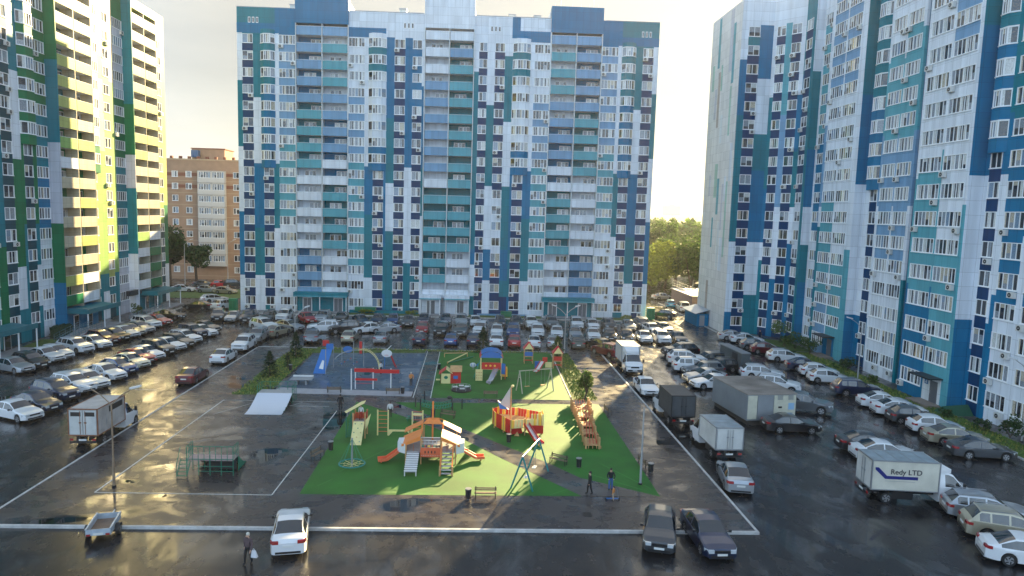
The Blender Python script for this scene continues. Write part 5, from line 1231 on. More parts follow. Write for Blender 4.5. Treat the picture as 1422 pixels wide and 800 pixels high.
part(t, 'sail', lambda k: (k.sheet([(3.12, 55.6, 4.8), (2.2, 56.1, 2.7), (3.1, 55.65, 2.2)], mat('sail_grey', (.42, .45, .44), .6), .03), k.sheet([(2.0, 56.3, 3.0), (2.2, 56.1, 2.1), (3.0, 55.7, 2.2)], c_blu, .03)))
# --- wooden bridge train
t = place('rope_bridge_trail', 'pale wooden obstacle trail with red netting right of the ship', 'play equipment', (9.0, 55.5, Z0))
segs = [(8.9, 59.6, 1.5, 1.7, 1.5), (8.9, 57.5, 1.3, 1.4, 1.3), (8.85, 55.4, 1.1, 1.3, .9), (8.75, 53.4, 1.0, 1.2, 1.0), (8.6, 50.7, 1.0, 1.6, .9)]
def f(k):
    for x, y, w, d, h in segs: k.box(x, x+w, y, y+d, h*.55, h*.55+.08, c_wood)
part(t, 'deck', f, sp=True)
def f(k):
    for x, y, w, d, h in segs:
        for xx in (x, x+w):
            for yy in (y, y+d*.5, y+d): k.box(xx-.06, xx+.06, yy-.06, yy+.06, Z0, h*.55+1.0, c_wood)
part(t, 'post', f)
def f(k):
    rr = random.Random(9)
    for x, y, w, d, h in segs:
        for xx in (x, x+w):
            for i in range(5): k.bar((xx, y+.12+i*d/5, h*.55+.1), (xx, y+.12+i*d/5, h*.55+.75+.2*rr.random()), .04, .18, c_wood)
            k.bar((xx, y, h*.55+.5), (xx, y+d, h*.55+.5), .05, .09, c_wood)
        for i in range(4): k.bar((x+.2+i*.3, y, .2), (x+.2+i*.3, y, h*.55), .18, .04, c_wood)
part(t, 'plank', f, sp=True)
part(t, 'red_net', lambda k: [k.tube((x+.1+i*.25, y+.3, h*.55+.1), (x+.3+i*.2, y+d, h*.55+.8), .025, c_red, n=5) for x, y, w, d, h in segs for i in range(5)])
# --- swings
def aswing(label, x, y, rz, w, h, m, seat_m, n=2, spread=1.0, top=None):
    t = thing('swing', label, 'swing', (x, y, Z0), Rd(rz))
    part(t, 'crossbar', lambda k: k.tube((-w/2-.1, 0, h), (w/2+.1, 0, h), .05, top or m))
    for s_ in (-1, 1):
        part(t, 'frame_leg', lambda k: (k.tube((s_*w/2, 0, h), (s_*w/2, -spread, 0), .055, m), k.tube((s_*w/2, 0, h), (s_*w/2, spread, 0), .055, m), k.tube((s_*w/2, -spread*.3, h*.7), (s_*w/2, spread*.3, h*.7), .03, m)))
    for i in range(n):
        xx = -w/2+w*(i+.5)/n
        s2 = part(t, 'seat', lambda k: k.box(xx-.24, xx+.24, -.12, .12, .5, .55, seat_m))
        k = MB(); k.tube((xx-.2, 0, .55), (xx-.2, 0, h), .012, steel, n=5).tube((xx+.2, 0, .55), (xx+.2, 0, h), .012, steel, n=5); k.build('chain', s2)
aswing('teal A-frame swing in the sun near the lower edge of the green', 3.97, 44.5, 69, 3.74, 2.15, c_teal, c_wht, 2, .72, c_pole)
aswing('wide pale swing frame at the sunlight edge of the far green lawn', 6.2, 67.6, 22, 3.4, 2.1, mat('swing_beige', (.36, .35, .28), .45), c_wood, 2, .7)
# --- far lawn equipment
t = place('play_house', 'little red and yellow play house with a window on the far green lawn', 'play house', (-2.4, 70.6, Z0))
part(t, 'front_wall', lambda k: (k.box(-3.15, -2.15, 69.9, 69.98, Z0, 1.35, c_ply), k.tube((-2.6, 69.9, .9), (-2.6, 69.87, .9), .2, c_grn, n=14)))
part(t, 'side_wall', lambda k: (k.box(-2.1, -2.02, 69.9, 71.1, Z0, 1.5, c_red), k.box(-2.15, -1.1, 70.0, 70.08, Z0, 1.6, c_red), k.box(-1.85, -1.4, 69.97, 69.99, .7, 1.1, c_blu), k.box(-3.15, -3.07, 69.9, 71.1, Z0, 1.4, c_red)))
part(t, 'roof', lambda k: (k.sheet([(-3.3, 69.8, 1.3), (-2.6, 69.8, 1.95), (-2.6, 71.2, 1.95), (-3.3, 71.2, 1.3)], c_red, .06), k.sheet([(-2.6, 69.8, 1.95), (-1.95, 69.8, 1.4), (-1.95, 71.2, 1.4), (-2.6, 71.2, 1.95)], c_ply, .06), k.sheet([(-2.2, 69.9, 1.6), (-1.0, 69.9, 1.6), (-1.0, 71.0, 2.1), (-2.2, 71.0, 2.1)], c_wood, .06)))
part(t, 'counter', lambda k: k.box(-3.6, -3.15, 69.8, 70.2, .55, .62, c_ply))
t = place('merry_go_round', 'round dark merry-go-round with pale seats on the far green lawn', 'merry-go-round', (-1.0, 67.2, Z0))
part(t, 'turntable', lambda k: k.tube((-1, 67.2, .15), (-1, 67.2, .32), .98, black_plastic, n=28))
part(t, 'seat', lambda k: [k.box(-1+x-.24, -1+x+.24, 67.2+y-.14, 67.2+y+.14, .55, .66, c_wht) for x, y in ((.55, .3), (-.6, .1), (.1, -.6), (0, .62))], sp=True)
def f(k):
    for i in range(12): k.tube((-1+.9*cos(pi*i/6), 67.2+.9*sin(pi*i/6), .8), (-1+.9*cos(pi*(i+1)/6), 67.2+.9*sin(pi*(i+1)/6), .8), .025, c_pole, n=6); 
    for i in range(6): k.tube((-1+.9*cos(pi*i/3), 67.2+.9*sin(pi*i/3), .3), (-1+.9*cos(pi*i/3), 67.2+.9*sin(pi*i/3), .8), .025, c_pole, n=6)
part(t, 'guard_rail', f)
t = place('spring_rider', 'blue and white fish-shaped spring rider on the far green lawn', 'spring rider', (.1, 76.5, Z0))
part(t, 'fish_body', lambda k: (k.ball((.1, 76.5, .75), .42, c_wht, 12, 8, (1.05, .35, .8)), [k.ball((-.12+i*.22, 76.5, .75), .40, c_blu, 8, 8, (.16, .40, .8-.1*abs(i-1))) for i in range(3)]))
part(t, 'tail', lambda k: k.sheet([(.5, 76.5, .75), (.85, 76.5, 1.05), (.8, 76.5, .5)], c_blu, .06))
part(t, 'spring', lambda k: k.path([(.1+.12*cos(i*pi/3), 76.5+.12*sin(i*pi/3), Z0+i*.018) for i in range(20)], .02, steel, 5))
t = place('balance_trail', 'low zigzag balance beam of pale wood on the far green lawn', 'play equipment', (-1.6, 82.5, Z0))
part(t, 'beam', lambda k: (k.bar((-3.3, 82.8, .8), (-.6, 83.3, .8), .1, .12, c_wood), k.bar((-.6, 83.3, .8), (-2.8, 79.2, .35), .12, .12, c_ply), k.bar((-2.6, 79.2, .3), (.2, 83.0, .3), .12, .12, c_grn)))
part(t, 'post', lambda k: [k.tube((x, y, Z0), (x, y, z), .05, c_wood) for x, y, z in ((-3.3, 82.8, .85), (-.6, 83.3, .9), (-2.8, 79.2, .4), (.2, 83, .35))])
t = place('play_tower', 'play tower with blue roof, red panels and a steel slide', 'play equipment', (1.9, 72.5, Z0))
part(t, 'post', lambda k: [k.box(x-.06, x+.06, y-.06, y+.06, Z0, 3.2, c_ply) for x in (.8, 3.2) for y in (72.0, 73.9)])
part(t, 'deck', lambda k: k.box(.75, 3.25, 71.95, 73.95, 1.4, 1.5, c_wood))
part(t, 'front_panel', lambda k: (k.box(.9, 3.1, 71.9, 71.96, 1.5, 2.35, c_red), [k.tube((1.4+i*.5, 71.9, 1.95), (1.4+i*.5, 71.87, 1.95), .13, c_yel, n=10) for i in range(3)], k.box(.77, .83, 72, 73.9, 1.5, 2.3, c_wht), k.sheet([(3.2, 71.9, .9), (3.6, 71.6, .9), (3.6, 71.6, 2.3), (3.2, 71.9, 2.3)], c_blu, .06)))
def f(k):
    for i in range(6):
        a0, a1 = pi*i/6, pi*(i+1)/6; k.sheet([(2+1.35*cos(a0), 71.8, 3.0+.9*sin(a0)), (2+1.35*cos(a1), 71.8, 3.0+.9*sin(a1)), (2+1.35*cos(a1), 74.1, 3.0+.9*sin(a1)), (2+1.35*cos(a0), 74.1, 3.0+.9*sin(a0))], c_blu if i not in (0, 5) else c_red, .06)
    k.sheet([(.7, 71.85, 3.0), (3.3, 71.85, 3.0), (2.9, 71.85, 3.6), (2, 71.85, 3.85), (1.1, 71.85, 3.6)], c_blu, .05)
part(t, 'roof', f)
part(t, 'yellow_ladder', lambda k: (k.box(.2, 1.0, 71.2, 71.28, Z0, 1.6, c_ply), [k.tube((.35+i*.25, 71.2, .5+.35*q), (.35+i*.25, 71.17, .5+.35*q), .07, c_wood, n=8) for i in range(3) for q in range(3)]))
part(t, 'rope_net', lambda k: [k.tube((.0, 72+i*.2, Z0), (.7, 72+i*.2, 2.4), .02, c_rope, n=5) for i in range(7)])
slide(t, (2.6, 71.9, 1.55), (1.9, 69.9, .40), .5, c_slide, c_slide)
part(t, 'step_block', lambda k: (k.box(3.3, 3.9, 72, 73, .5, 1.6, c_yel), k.box(3.6, 3.66, 71.5, 72, .3, 2.0, c_red)))
for i, (x, y, l, m1, m2) in enumerate(((6.5, 80.5, 'left', c_blu, c_red), (9.6, 78.2, 'right', c_red, c_red))):
    t = place('roofed_post_hut', 'little tower with pointed red roof, the %s one of the pair' % l, 'play equipment', (x, y, Z0), 'pointed-roof play towers')
    part(t, 'post', lambda k: [k.box(x+a-.06, x+a+.06, y+b-.06, y+b+.06, Z0, 3.1, c_wood) for a in (-.6, .6) for b in (-.5, .5)])
    part(t, 'panel', lambda k: (k.box(x-.6, x+.6, y-.56, y-.5, 1.6, 2.4, m1), k.box(x-.6, x+.6, y-.56, y-.5, .7, .9, c_red), k.box(x-.6, x+.6, y-.5, y+.5, 1.4, 1.5, c_wood)))
    part(t, 'roof', lambda k: k.add([(x-.8, y-.7, 3.0), (x+.8, y-.7, 3.0), (x+.8, y+.7, 3.0), (x-.8, y+.7, 3.0), (x, y, 4.4)], [(0, 1, 4), (1, 2, 4), (2, 3, 4), (3, 0, 4), (0, 3, 2, 1)], c_red) and k.add([(x-.66, y-.82, 3.0), (x+.66, y-.82, 3.0), (x, y-.82, 4.2)], [(0, 1, 2)], c_ply).box(x-.04, x+.04, y-.04, y+.04, 4.3, 5.0, c_ply))
t = place('toddler_slide', 'low blue and white toddler slide unit with red steps between the two pointed towers', 'play equipment', (7.8, 77.5, Z0))
part(t, 'side_panel', lambda k: (k.box(6.9, 7.5, 77.3, 77.4, .3, 1.3, c_blu), k.box(8.2, 9.0, 77.2, 77.3, .4, 1.2, c_ply), k.box(7.9, 8.5, 77.8, 77.9, .9, 1.8, c_red)))
slide(t, (7.9, 77.4, 1.25), (7.1, 75.6, .4), .55, c_red, c_wht)
t = place('net_bridge', 'green rope net bridge between dark posts beside the diagonal path', 'play equipment', (-2.3, 60.5, Z0))
part(t, 'post', lambda k: [k.box(x-.05, x+.05, y-.05, y+.05, Z0, z, black_plastic) for x, y, z in ((-4.9, 61.2, 1.6), (-4.2, 62.2, 2.1), (-4.4, 60.2, 1.8), (-1.6, 59.6, 1.6), (-.8, 60.8, 1.6), (-1.7, 60.9, 1.7))])
def f(k):
    for q, y in enumerate((60.2, 61.2)):
        for i in range(12):
            xa, xb = -4.4+i*.23, -4.4+(i+1)*.23; za, zb = 1.3-.45*sin(pi*i/12), 1.3-.45*sin(pi*(i+1)/12)
            k.tube((xa, y, za), (xb, y, zb), .025, c_rope, n=5); k.tube((xa, y, za-.5), (xb, y, zb-.5), .025, c_rope, n=5); k.tube((xa, y, za), (xb, y, zb-.5), .018, c_rope, n=5); k.tube((xb, y, zb), (xa, y, za-.5), .018, c_rope, n=5)
    for i in range(12): k.tube((-4.4+i*.24, 60.2, .8-.45*sin(pi*i/12)), (-4.4+i*.24, 61.2, .8-.45*sin(pi*i/12)), .03, c_rope, n=5)
part(t, 'rope_net', f)
part(t, 'ball', lambda k: k.ball((-1.9, 60.8, 1.75), .25, black_plastic, 10, 7))

# --- workout court
t = place('climbing_gym', 'blue climbing board, pole cluster and arched yellow ladder on the blue court', 'play equipment', (-14.5, 74.5, Z0))
part(t, 'blue_board', lambda k: (k.sheet([(-16.7, 73.2, Z0), (-15.4, 73.2, Z0), (-15.2, 76.0, 3.1), (-16.4, 76.0, 3.1)], c_blu, .08), k.sheet([(-16.2, 73.75, .75), (-15.7, 73.65, .65), (-15.8, 74.6, 1.7), (-16.0, 74.6, 1.8)], c_wht, .06)))
part(t, 'pole', lambda k: [k.tube((x, y, Z0), (x, y, z), .05, c_pole) for x, y, z in ((-15.3, 73.1, 3.9), (-15.1, 76.2, 3.6), (-14.3, 77.0, 3.2), (-13.0, 77.2, 4.2), (-11.8, 77.0, 4.1))])
part(t, 'round_panel', lambda k: (k.tube((-13.6, 76.9, 2.9), (-13.6, 76.85, 2.9), .55, c_blu, n=18), k.box(-15.9, -15.1, 76.1, 76.2, 3.1, 4.0, c_blu), k.box(-16.5, -15.8, 77, 77.1, 3.4, 4.3, c_red), k.box(-12.3, -12.0, 77, 77.1, 2.2, 4.2, c_red)))
part(t, 'rope_ball', lambda k: [k.ball((-14.3+i*.35, 76.8, .6+.3*(i % 4)), .09, (c_blu, c_red)[i % 2], 6, 4) for i in range(6)])
def f(k):
    P = [(-11.6+1.9*sin(a)-.1, 75.8, Z0+3.15*cos(a)) for a in [Rd(q) for q in range(-14, 91, 8)]]
    P = [(x, y, max(Z0, z)) for x, y, z in P]
    for y in (-.28, .28): k.path([(x, yy+y, z) for x, yy, z in P], .045, c_ply, 6)
    for x, y, z in P: k.tube((x, y-.28, z), (x, y+.28, z), .03, c_ply, n=5)
    Q = [(-12.1-2.9*sin(a), 75.8, .9+2.3*cos(a)) for a in [Rd(q) for q in range(0, 71, 10)]]
    for y in (-.28, .28): k.path([(x, yy+y, z) for x, yy, z in Q], .045, c_pole, 6)
part(t, 'arched_ladder', f)
t = place('pull_up_bars', 'red and white pull-up frame with three tall posts on the blue court', 'exercise equipment', (-9.6, 67.2, Z0))
part(t, 'post', lambda k: [k.tube((x, 67.2, Z0), (x, 67.2, 3.0), .06, c_wht) for x in (-11.2, -9.5, -7.8)]+[k.tube((-11.5, 66.7, Z0), (-11.5, 66.7, 3.0), .06, c_wht)])
part(t, 'red_bar', lambda k: (k.box(-11.3, -9.4, 67.12, 67.2, 2.45, 2.95, c_red), k.box(-9.4, -7.0, 67.12, 67.2, 2.35, 2.85, c_red), k.box(-11.2, -9.1, 67.12, 67.2, 1.3, 1.6, c_red), k.tube((-11.2, 67.2, .9), (-9.5, 67.2, .9), .03, c_red)))
t = place('basketball_hoop', 'white round basketball backboard with hoop on a red slanted support', 'basketball hoop', (-9.4, 76.5, Z0))
part(t, 'support', lambda k: (k.bar((-8.3, 77.6, Z0), (-9.0, 76.4, 3.2), .12, .12, c_red), k.bar((-8.0, 76.6, Z0), (-8.8, 76.2, 3.0), .1, .1, c_red), k.tube((-9.6, 76.3, Z0), (-9.6, 76.3, 3.2), .05, c_blu), k.bar((-9.4, 76.3, 3.5), (-8.7, 76.2, 4.5), .12, .1, c_wht)))
part(t, 'backboard', lambda k: k.tube((-9.3, 76.2, 3.0), (-9.3, 76.12, 3.0), .72, c_wht, n=22))
def f(k):
    for i in range(12): k.tube((-9.3+.26*cos(pi*i/6), 75.8+.26*sin(pi*i/6), 2.75), (-9.3+.26*cos(pi*(i+1)/6), 75.8+.26*sin(pi*(i+1)/6), 2.75), .02, c_red, n=5)
part(t, 'hoop', f)
t = place('table_tennis_table', 'grey and white table tennis table at the left of the blue court', 'table', (-16.6, 68.5, Z0))
part(t, 'table_top', lambda k: (k.box(-17.9, -15.4, 68.0, 69.4, .76, .82, mat('table_grey', (.25, .26, .28), .4)), k.box(-17.8, -15.5, 69.2, 69.5, .86, 1.0, c_wht)))
part(t, 'leg', lambda k: (k.box(-17.3, -17.1, 68.3, 69.1, Z0, .76, c_pole), k.box(-16.2, -16.0, 68.3, 69.1, Z0, .76, c_pole)), sp=True)
# --- skate ramps
t = place('skate_ramp', 'white quarter pipe ramp with green railings beside the blue court', 'ramp', (-17.3, 60.5, Z0))
def f(k):
    n = 8; P = [(57.9+4.0*i/n, Z0+1.35*(i/n)**1.8) for i in range(n+1)]
    for (ya, za), (yb, zb) in zip(P[:-1], P[1:]):
        xa, xb = (0, 0); k.sheet([(-19.0, ya, za), (-15.7, ya, za), (-15.7, yb, zb), (-19.0, yb, zb)], mat('ramp_white', (.60, .63, .70), .3, .2), .05)
part(t, 'riding_surface', f)
part(t, 'platform', lambda k: (k.box(-19.0, -15.7, 61.9, 63.4, 1.35, 1.45, c_deck), k.box(-19.0, -15.7, 61.88, 61.9, Z0, 1.35, black_plastic)))
def f(k):
    for x in (-19.0, -18.2, -17.35, -16.5, -15.7): k.tube((x, 63.4, Z0), (x, 63.4, 2.55), .035, c_grn, n=6)
    for x in (-19.0, -15.7):
        for y in (61.9, 62.6): k.tube((x, y, Z0), (x, y, 2.55), .035, c_grn, n=6)
        for z in (1.9, 2.55): k.tube((x, 61.9, z), (x, 63.4, z), .03, c_grn, n=6)
    for z in (1.9, 2.55): k.tube((-19, 63.4, z), (-15.7, 63.4, z), .03, c_grn, n=6)
    for i in range(5): k.tube((-15.7, 58.6+i*.8, .3+.2*i), (-15.7, 59.4+i*.8, Z0), .03, c_grn, n=6)
part(t, 'railing', f)
t = place('skate_ramp', 'green steel skate platform with tall railing on the near part of the yard', 'ramp', (-16.8, 45.5, Z0))
part(t, 'platform', lambda k: (k.box(-18.4, -14.9, 43.6, 45.6, 1.3, 1.38, mat('platform_red_grey', (.34, .24, .24), .5, 0, .25))))
def f(k):
    n = 8; P = [(45.6+3.2*i/n, 1.36-1.24*(1-(1-i/n)**1.8)) for i in range(n+1)]
    for (ya, za), (yb, zb) in zip(P[:-1], P[1:]): k.sheet([(-18.2, ya, za), (-14.9, ya, za), (-14.9, yb, zb), (-18.2, yb, zb)], mat('ramp_dark', (.05, .06, .06), .4), .05)
    Q = [(-14.9, 45.6, 1.3), (-14.9, 47.2, .55), (-14.9, 48.8, .16), (-14.9, 45.6, .16)]; k.sheet(Q, c_grn, .05)
part(t, 'riding_surface', f)
def f(k):
    for i in range(9): k.tube((-18.4+i*.4375, 43.6, 1.3), (-18.4+i*.4375, 43.6, 2.45), .028 if i % 4 else .04, c_grn, n=6)
    for x in (-18.4, -14.9):
        for y in (44.3, 45.0, 45.6): k.tube((x, y, 1.3), (x, y, 2.45), .028, c_grn, n=6)
        for z in (1.9, 2.45): k.tube((x, 43.6, z), (x, 45.6, z), .03, c_grn, n=6)
    for z in (1.42, 2.45): k.tube((-18.4, 43.6, z), (-14.9, 43.6, z), .035, c_grn, n=6)
part(t, 'railing', f)
def f(k):
    for x in (-18.4, -17.5, -16.65, -15.8, -14.9):
        for y in (43.6, 45.6): k.tube((x, y, Z0), (x, y, 1.3), .04, c_grn, n=6)
    for z in (.45, .85): k.tube((-17.6, 43.6, z), (-14.9, 43.6, z), .03, c_grn, n=6)
    k.box(-17.3, -15.0, 45.5, 45.55, .2, 1.28, black_plastic)
part(t, 'support', f)
def f(k):
    for i in range(5): k.box(-18.95, -18.2, 42.7+i*.3, 42.9+i*.3, .25+i*.24, .29+i*.24, c_grn)
    for x in (-18.95, -18.2): k.bar((x, 42.7, .2), (x, 44.1, 1.35), .05, .1, c_grn); k.tube((x, 42.7, .2), (x, 42.7, 1.1), .03, c_grn, n=6); k.tube((x, 42.7, 1.1), (x, 44.0, 2.3), .03, c_grn, n=6)
part(t, 'steps', f)
# --- benches and bins
c_slat = mat('bench_slat', (.17, .12, .08), .55, 0, .3, 4)
def bench(x, y, rz, label, w=1.7):
    t = thing('bench', label, 'bench', (x, y, Z0), Rd(rz), 'park benches')
    part(t, 'seat', lambda k: [k.box(-w/2, w/2, -.05+i*.13, .05+i*.13, .42, .46, c_slat) for i in range(3)])
    part(t, 'backrest', lambda k: [k.box(-w/2, w/2, .30+i*.03, .33+i*.03, .58+i*.14, .68+i*.14, c_slat) for i in range(2)])
    for s_ in (-1, 1): part(t, 'leg', lambda k: (k.box(s_*(w/2-.1)-.03, s_*(w/2-.1)+.03, -.08, -.02, 0, .42, black_plastic), k.box(s_*(w/2-.1)-.03, s_*(w/2-.1)+.03, .26, .32, 0, .95, black_plastic), k.box(s_*(w/2-.1)-.03, s_*(w/2-.1)+.03, -.08, .3, .38, .42, black_plastic), k.tube((s_*(w/2-.1), -.1, .62), (s_*(w/2-.1), .3, .62), .02, black_plastic, n=5), k.tube((s_*(w/2-.1), -.08, .4), (s_*(w/2-.1), -.08, .62), .02, black_plastic, n=5)))
def bin_(x, y, label, m=None):
    t = thing('litter_bin', label, 'litter bin', (x, y, Z0), 0, 'round dark litter bins')
    part(t, 'bin_body', lambda k: k.tube((0, 0, .08), (0, 0, .78), .23, m or black_plastic, .26, n=16), 40); part(t, 'rim', lambda k: k.tube((0, 0, .78), (0, 0, .83), .28, steel if m is None else m, n=16)); part(t, 'stand', lambda k: k.tube((0, 0, 0), (0, 0, .08), .12, steel, n=10))
bench(1.0, 41.3, 0, 'bench at the lower edge of the green, beside the bin'); bin_(-.05, 41.2, 'dark bin casting a long shadow at the lower edge of the green')
bench(6.1, 47.4, -38, 'bench in the shade just above the diagonal path'); bin_(7.5, 46.8, 'dark bin at the end of the bench above the diagonal path')
bench(-10.5, 48.0, 70, 'bench at the left edge of the green beside the net ring'); bin_(-10.0, 49.6, 'dark bin at the left edge of the green')
bench(-2.0, 58.0, -24, 'bench behind the orange castle'); bin_(-3.2, 58.3, 'blue-black bin behind the orange castle', mat('bin_blue_black', (.012, .02, .05), .5))
bench(-12.9, 65.7, 180, 'left bench on the pale strip of the blue court'); bench(-7.4, 65.6, 180, 'right bench on the pale strip of the blue court'); bin_(-6.5, 65.6, 'dark bin at the right end of the pale strip')
bench(1.8, 65.2, 180, 'bench on the far lawn above the middle path')
bench(12.1, 60.2, 96, 'bench near the top of the right-hand pavement by the green'); bench(12.2, 47.2, 100, 'bench lower on the right-hand pavement by the green'); bin_(12.3, 46.0, 'dark bin on the right-hand pavement')
bin_(-19.2, 74.3, 'dark bin at the left edge of the blue court'); bin_(2.9, 51.9, 'round black bin on the diagonal path near the right slide')
bin_(-3.6, 76.0, 'dark bin at the left edge of the far lawn')
# --- street lamps
def lamp(x, y, h, arms, label, z=Z0, rust_=False, hd=0):
    t = thing('street_lamp', label, 'street lamp', (x, y, z), Rd(hd), 'street lamps'); m = mat('lamp_pole_rusty', (.30, .21, .14), .5, .2, .3, 3) if rust_ else mat('lamp_pole_grey', (.42, .43, .44), .45, .5)
    part(t, 'pole', lambda k: (k.tube((0, 0, 0), (0, 0, h*.35), .085, m, .075, n=10), k.tube((0, 0, h*.35), (0, 0, h), .06, m, .045, n=10), k.tube((0, 0, 0), (0, 0, .1), .14, black_plastic, n=10)), 40)
    for a in arms:
        L_ = 1.25
        o = part(t, 'arm', lambda k: k.path([(0, 0, h-.05), (a*L_*.5, 0, h+.55), (a*L_, 0, h+.95)], .035, m, 8))
        k = MB(); k.T = Matrix.Translation((a*(L_+.22), 0, h+1.02)) @ Matrix.Rotation(-a*.25, 4, 'Y'); k.box(-.32, .32, -.12, .12, 0, .1, mat('lamp_head', (.66, .67, .68), .4)); k.box(-.27, .27, -.09, .09, -.03, 0, mat('lamp_lens', (.7, .7, .68), .2)); k.build('lamp_head', t)
lamp(-21.7, 42.5, 5.2, (-1, 1), 'rusty twin-arm street lamp before the old box truck', rust_=True); lamp(-20.7, 82.2, 4.6, (1,), 'street lamp between the two conifers near the far kerb', hd=35)
lamp(11.4, 86.0, 5.0, (-1, 1), 'grey twin-arm street lamp behind the far lawn'); lamp(11.1, 43.9, 5.1, (), 'plain pole with no arms at the right corner of the green')
lamp(42.7, 75.2, 5.8, (-1,), 'street lamp on the grass before the right block', .1); lamp(47.2 if False else 44.6, 53.9, 5.8, (-1,), 'street lamp nearest the camera by the right block', .1); lamp(-59.6, 147.7, 9, (1,), 'tall lamp by the dark trees near the brick block', .03); lamp(-52, 151, 9, (1,), 'tall lamp before the white loggias of the brick block', .0)
lamp(41.2, 131, 5.5, (), 'thin lamp pole beside the garage fence', 0)

SCL = {'play_castle': (.74, .95, .68), 'climbing_tower': (.82, .9, .66), 'monkey_bars': (1, 1, .88), 'play_table': (.7, .7, .6), 'rope_spinner': (.85, .85, .63), 'play_ship': (.86, .95, .72), 'rope_bridge_trail': (1, 1, .64),
       'play_house': (1, 1, .82), 'merry_go_round': (1, 1, .75), 'spring_rider': (.8, .8, .8), 'balance_trail': (1, 1, .7), 'play_tower': (.9, .9, .80), 'roofed_post_hut': (.8, .8, .60), 'toddler_slide': (.9, .9, .75), 'net_bridge': (1, 1, .62),
       'climbing_gym': (.95, 1, .68), 'pull_up_bars': (1, 1, .72), 'basketball_hoop': (.8, .8, .58), 'table_tennis_table': (.85, .9, .85), 'bench': (.8, .8, .74), 'litter_bin': (.72, .72, .82)}
for o in list(COL.objects):
    b = o.name.split('.')[0]
    if b in SCL and o.parent is None: o.scale = SCL[b]
    if b == 'skate_ramp' and o.parent is None: o.scale = (.92, .9, .66) if o.location.y > 50 else (.84, .5, .82)
# ------------------------------------------------------------------ trees and shrubs
bark = mat('bark', (.09, .065, .045), .9, 0, .3, 6)
def leafset(name, rgb):
    return [mat('leaf_%s_%d' % (name, i), tuple(c*f for c in rgb), .65, 0, .25, 2) for i, f in enumerate((.6, 1.0, 1.5))]
LF = {'dark': leafset('dark', (.038, .085, .020)), 'mid': leafset('mid', (.075, .13, .025)), 'con': leafset('con', (.018, .055, .022)), 'yel': leafset('yel', (.20, .25, .03)), 'birch': leafset('birch', (.11, .19, .035))}
for l in LF.values():
    for m in l:
        nt_ = m.node_tree; b = nt_.nodes['Principled BSDF']; tb = nt_.nodes.new('ShaderNodeBsdfTranslucent'); ms = nt_.nodes.new('ShaderNodeMixShader'); ms.inputs[0].default_value = .4
        c_ = b.inputs['Base Color'].links[0].from_socket; nt_.links.new(c_, tb.inputs['Color']); o_ = nt_.nodes['Material Output']
        nt_.links.new(b.outputs[0], ms.inputs[1]); nt_.links.new(tb.outputs[0], ms.inputs[2]); nt_.links.new(ms.outputs[0], o_.inputs['Surface'])
def crown(k, c, r, n, leaf, size, lobes=9, rr=None, flat_=1.0):
    rr = rr or random
    L_ = []
    for _ in range(lobes):
        a = rr.uniform(0, 2*pi); e = rr.uniform(-.7, 1.0); q = rr.uniform(.35, .72)
        L_.append((c[0]+r[0]*q*cos(a)*cos(e), c[1]+r[1]*q*sin(a)*cos(e), c[2]+r[2]*q*sin(e)*1.05, rr.uniform(.30, .50)))
    for _ in range(n):
        lx, ly, lz, lr = rr.choice(L_); 
        while True:
            v = Vector((rr.uniform(-1, 1), rr.uniform(-1, 1), rr.uniform(-1, 1)))
            if .25 < v.length <= 1: break
        v = v*(v.length**-.5)
        p = Vector((lx+v.x*r[0]*lr, ly+v.y*r[1]*lr, lz+v.z*r[2]*lr*flat_)); s_ = size*rr.uniform(.55, 1.3)
        u = Vector((rr.gauss(0, 1), rr.gauss(0, 1), rr.gauss(0, .7))).normalized(); w = u.cross(Vector((rr.gauss(0, 1), rr.gauss(0, 1), rr.gauss(0, 1)))).normalized()
        k.add([p-u*s_, p-w*s_*.6, p+u*s_, p+w*s_*.6], [(0, 1, 2, 3)], leaf[rr.choices((0, 1, 2), (3, 4, 2))[0]])
def tree(label, x, y, h, r, kind, n=900, size=.22, z=0, group=None, trunk=.3, cat='tree', name='leafy_tree', seed=None):
    rr = random.Random(seed if seed is not None else int(x*31+y*17)); t = place(name, label, cat, (x, y, z), group)
    k = MB(); th = h*trunk+r*.2; pt = Vector((x+rr.uniform(-.2, .2), y, z+th)); k.tube((x, y, z), pt, r*.07+.04, bark, r*.05+.025, n=8)
    for _ in range(6):
        a = rr.uniform(0, 2*pi); e = Vector((x+cos(a)*r*.6, y+sin(a)*r*.6, z+h*rr.uniform(.55, .85))); k.tube(pt, e, r*.035+.02, bark, .015, n=5)
    k.build('trunk', t)
    k = MB(); crown(k, (x, y, z+h*(trunk+1)/2+r*.05), (r, r, h*(1-trunk)/2*1.05), n, LF[kind], size, 12, rr); k.build('crown', t); return t
def conifer(label, x, y, h, r, z, kind='con', n=1100):
    rr = random.Random(int(x*10)); t = place('conifer', label, 'conifer', (x, y, z), 'small conifers in the yard')
    k = MB(); k.tube((x, y, z), (x, y, z+h*.95), .09, bark, .02, n=7); k.build('trunk', t)
    k = MB()
    for i in range(n):
        q = rr.random()**.75; zz = z+.15+q*(h-.2); rad = r*(1-q)**.8*(.75+.25*sin(q*34)+.12*rr.random()); a = rr.uniform(0, 2*pi); ro = rad*rr.uniform(.55, 1.05)
        p = Vector((x+ro*cos(a), y+ro*sin(a), zz-ro*.15)); d = Vector((cos(a), sin(a), -.25+rr.uniform(-.3, .3))).normalized(); w = d.cross(Vector((rr.gauss(0, .5), rr.gauss(0, .5), 1))).normalized(); s_ = rr.uniform(.10, .2)*(h/3)**.5
        k.add([p-d*s_, p-w*s_*.35, p+d*s_*1.2, p+w*s_*.35], [(0, 1, 2, 3)], LF[kind][rr.choices((0, 1, 2), (3, 4, 2))[0]])
    k.build('crown', t)
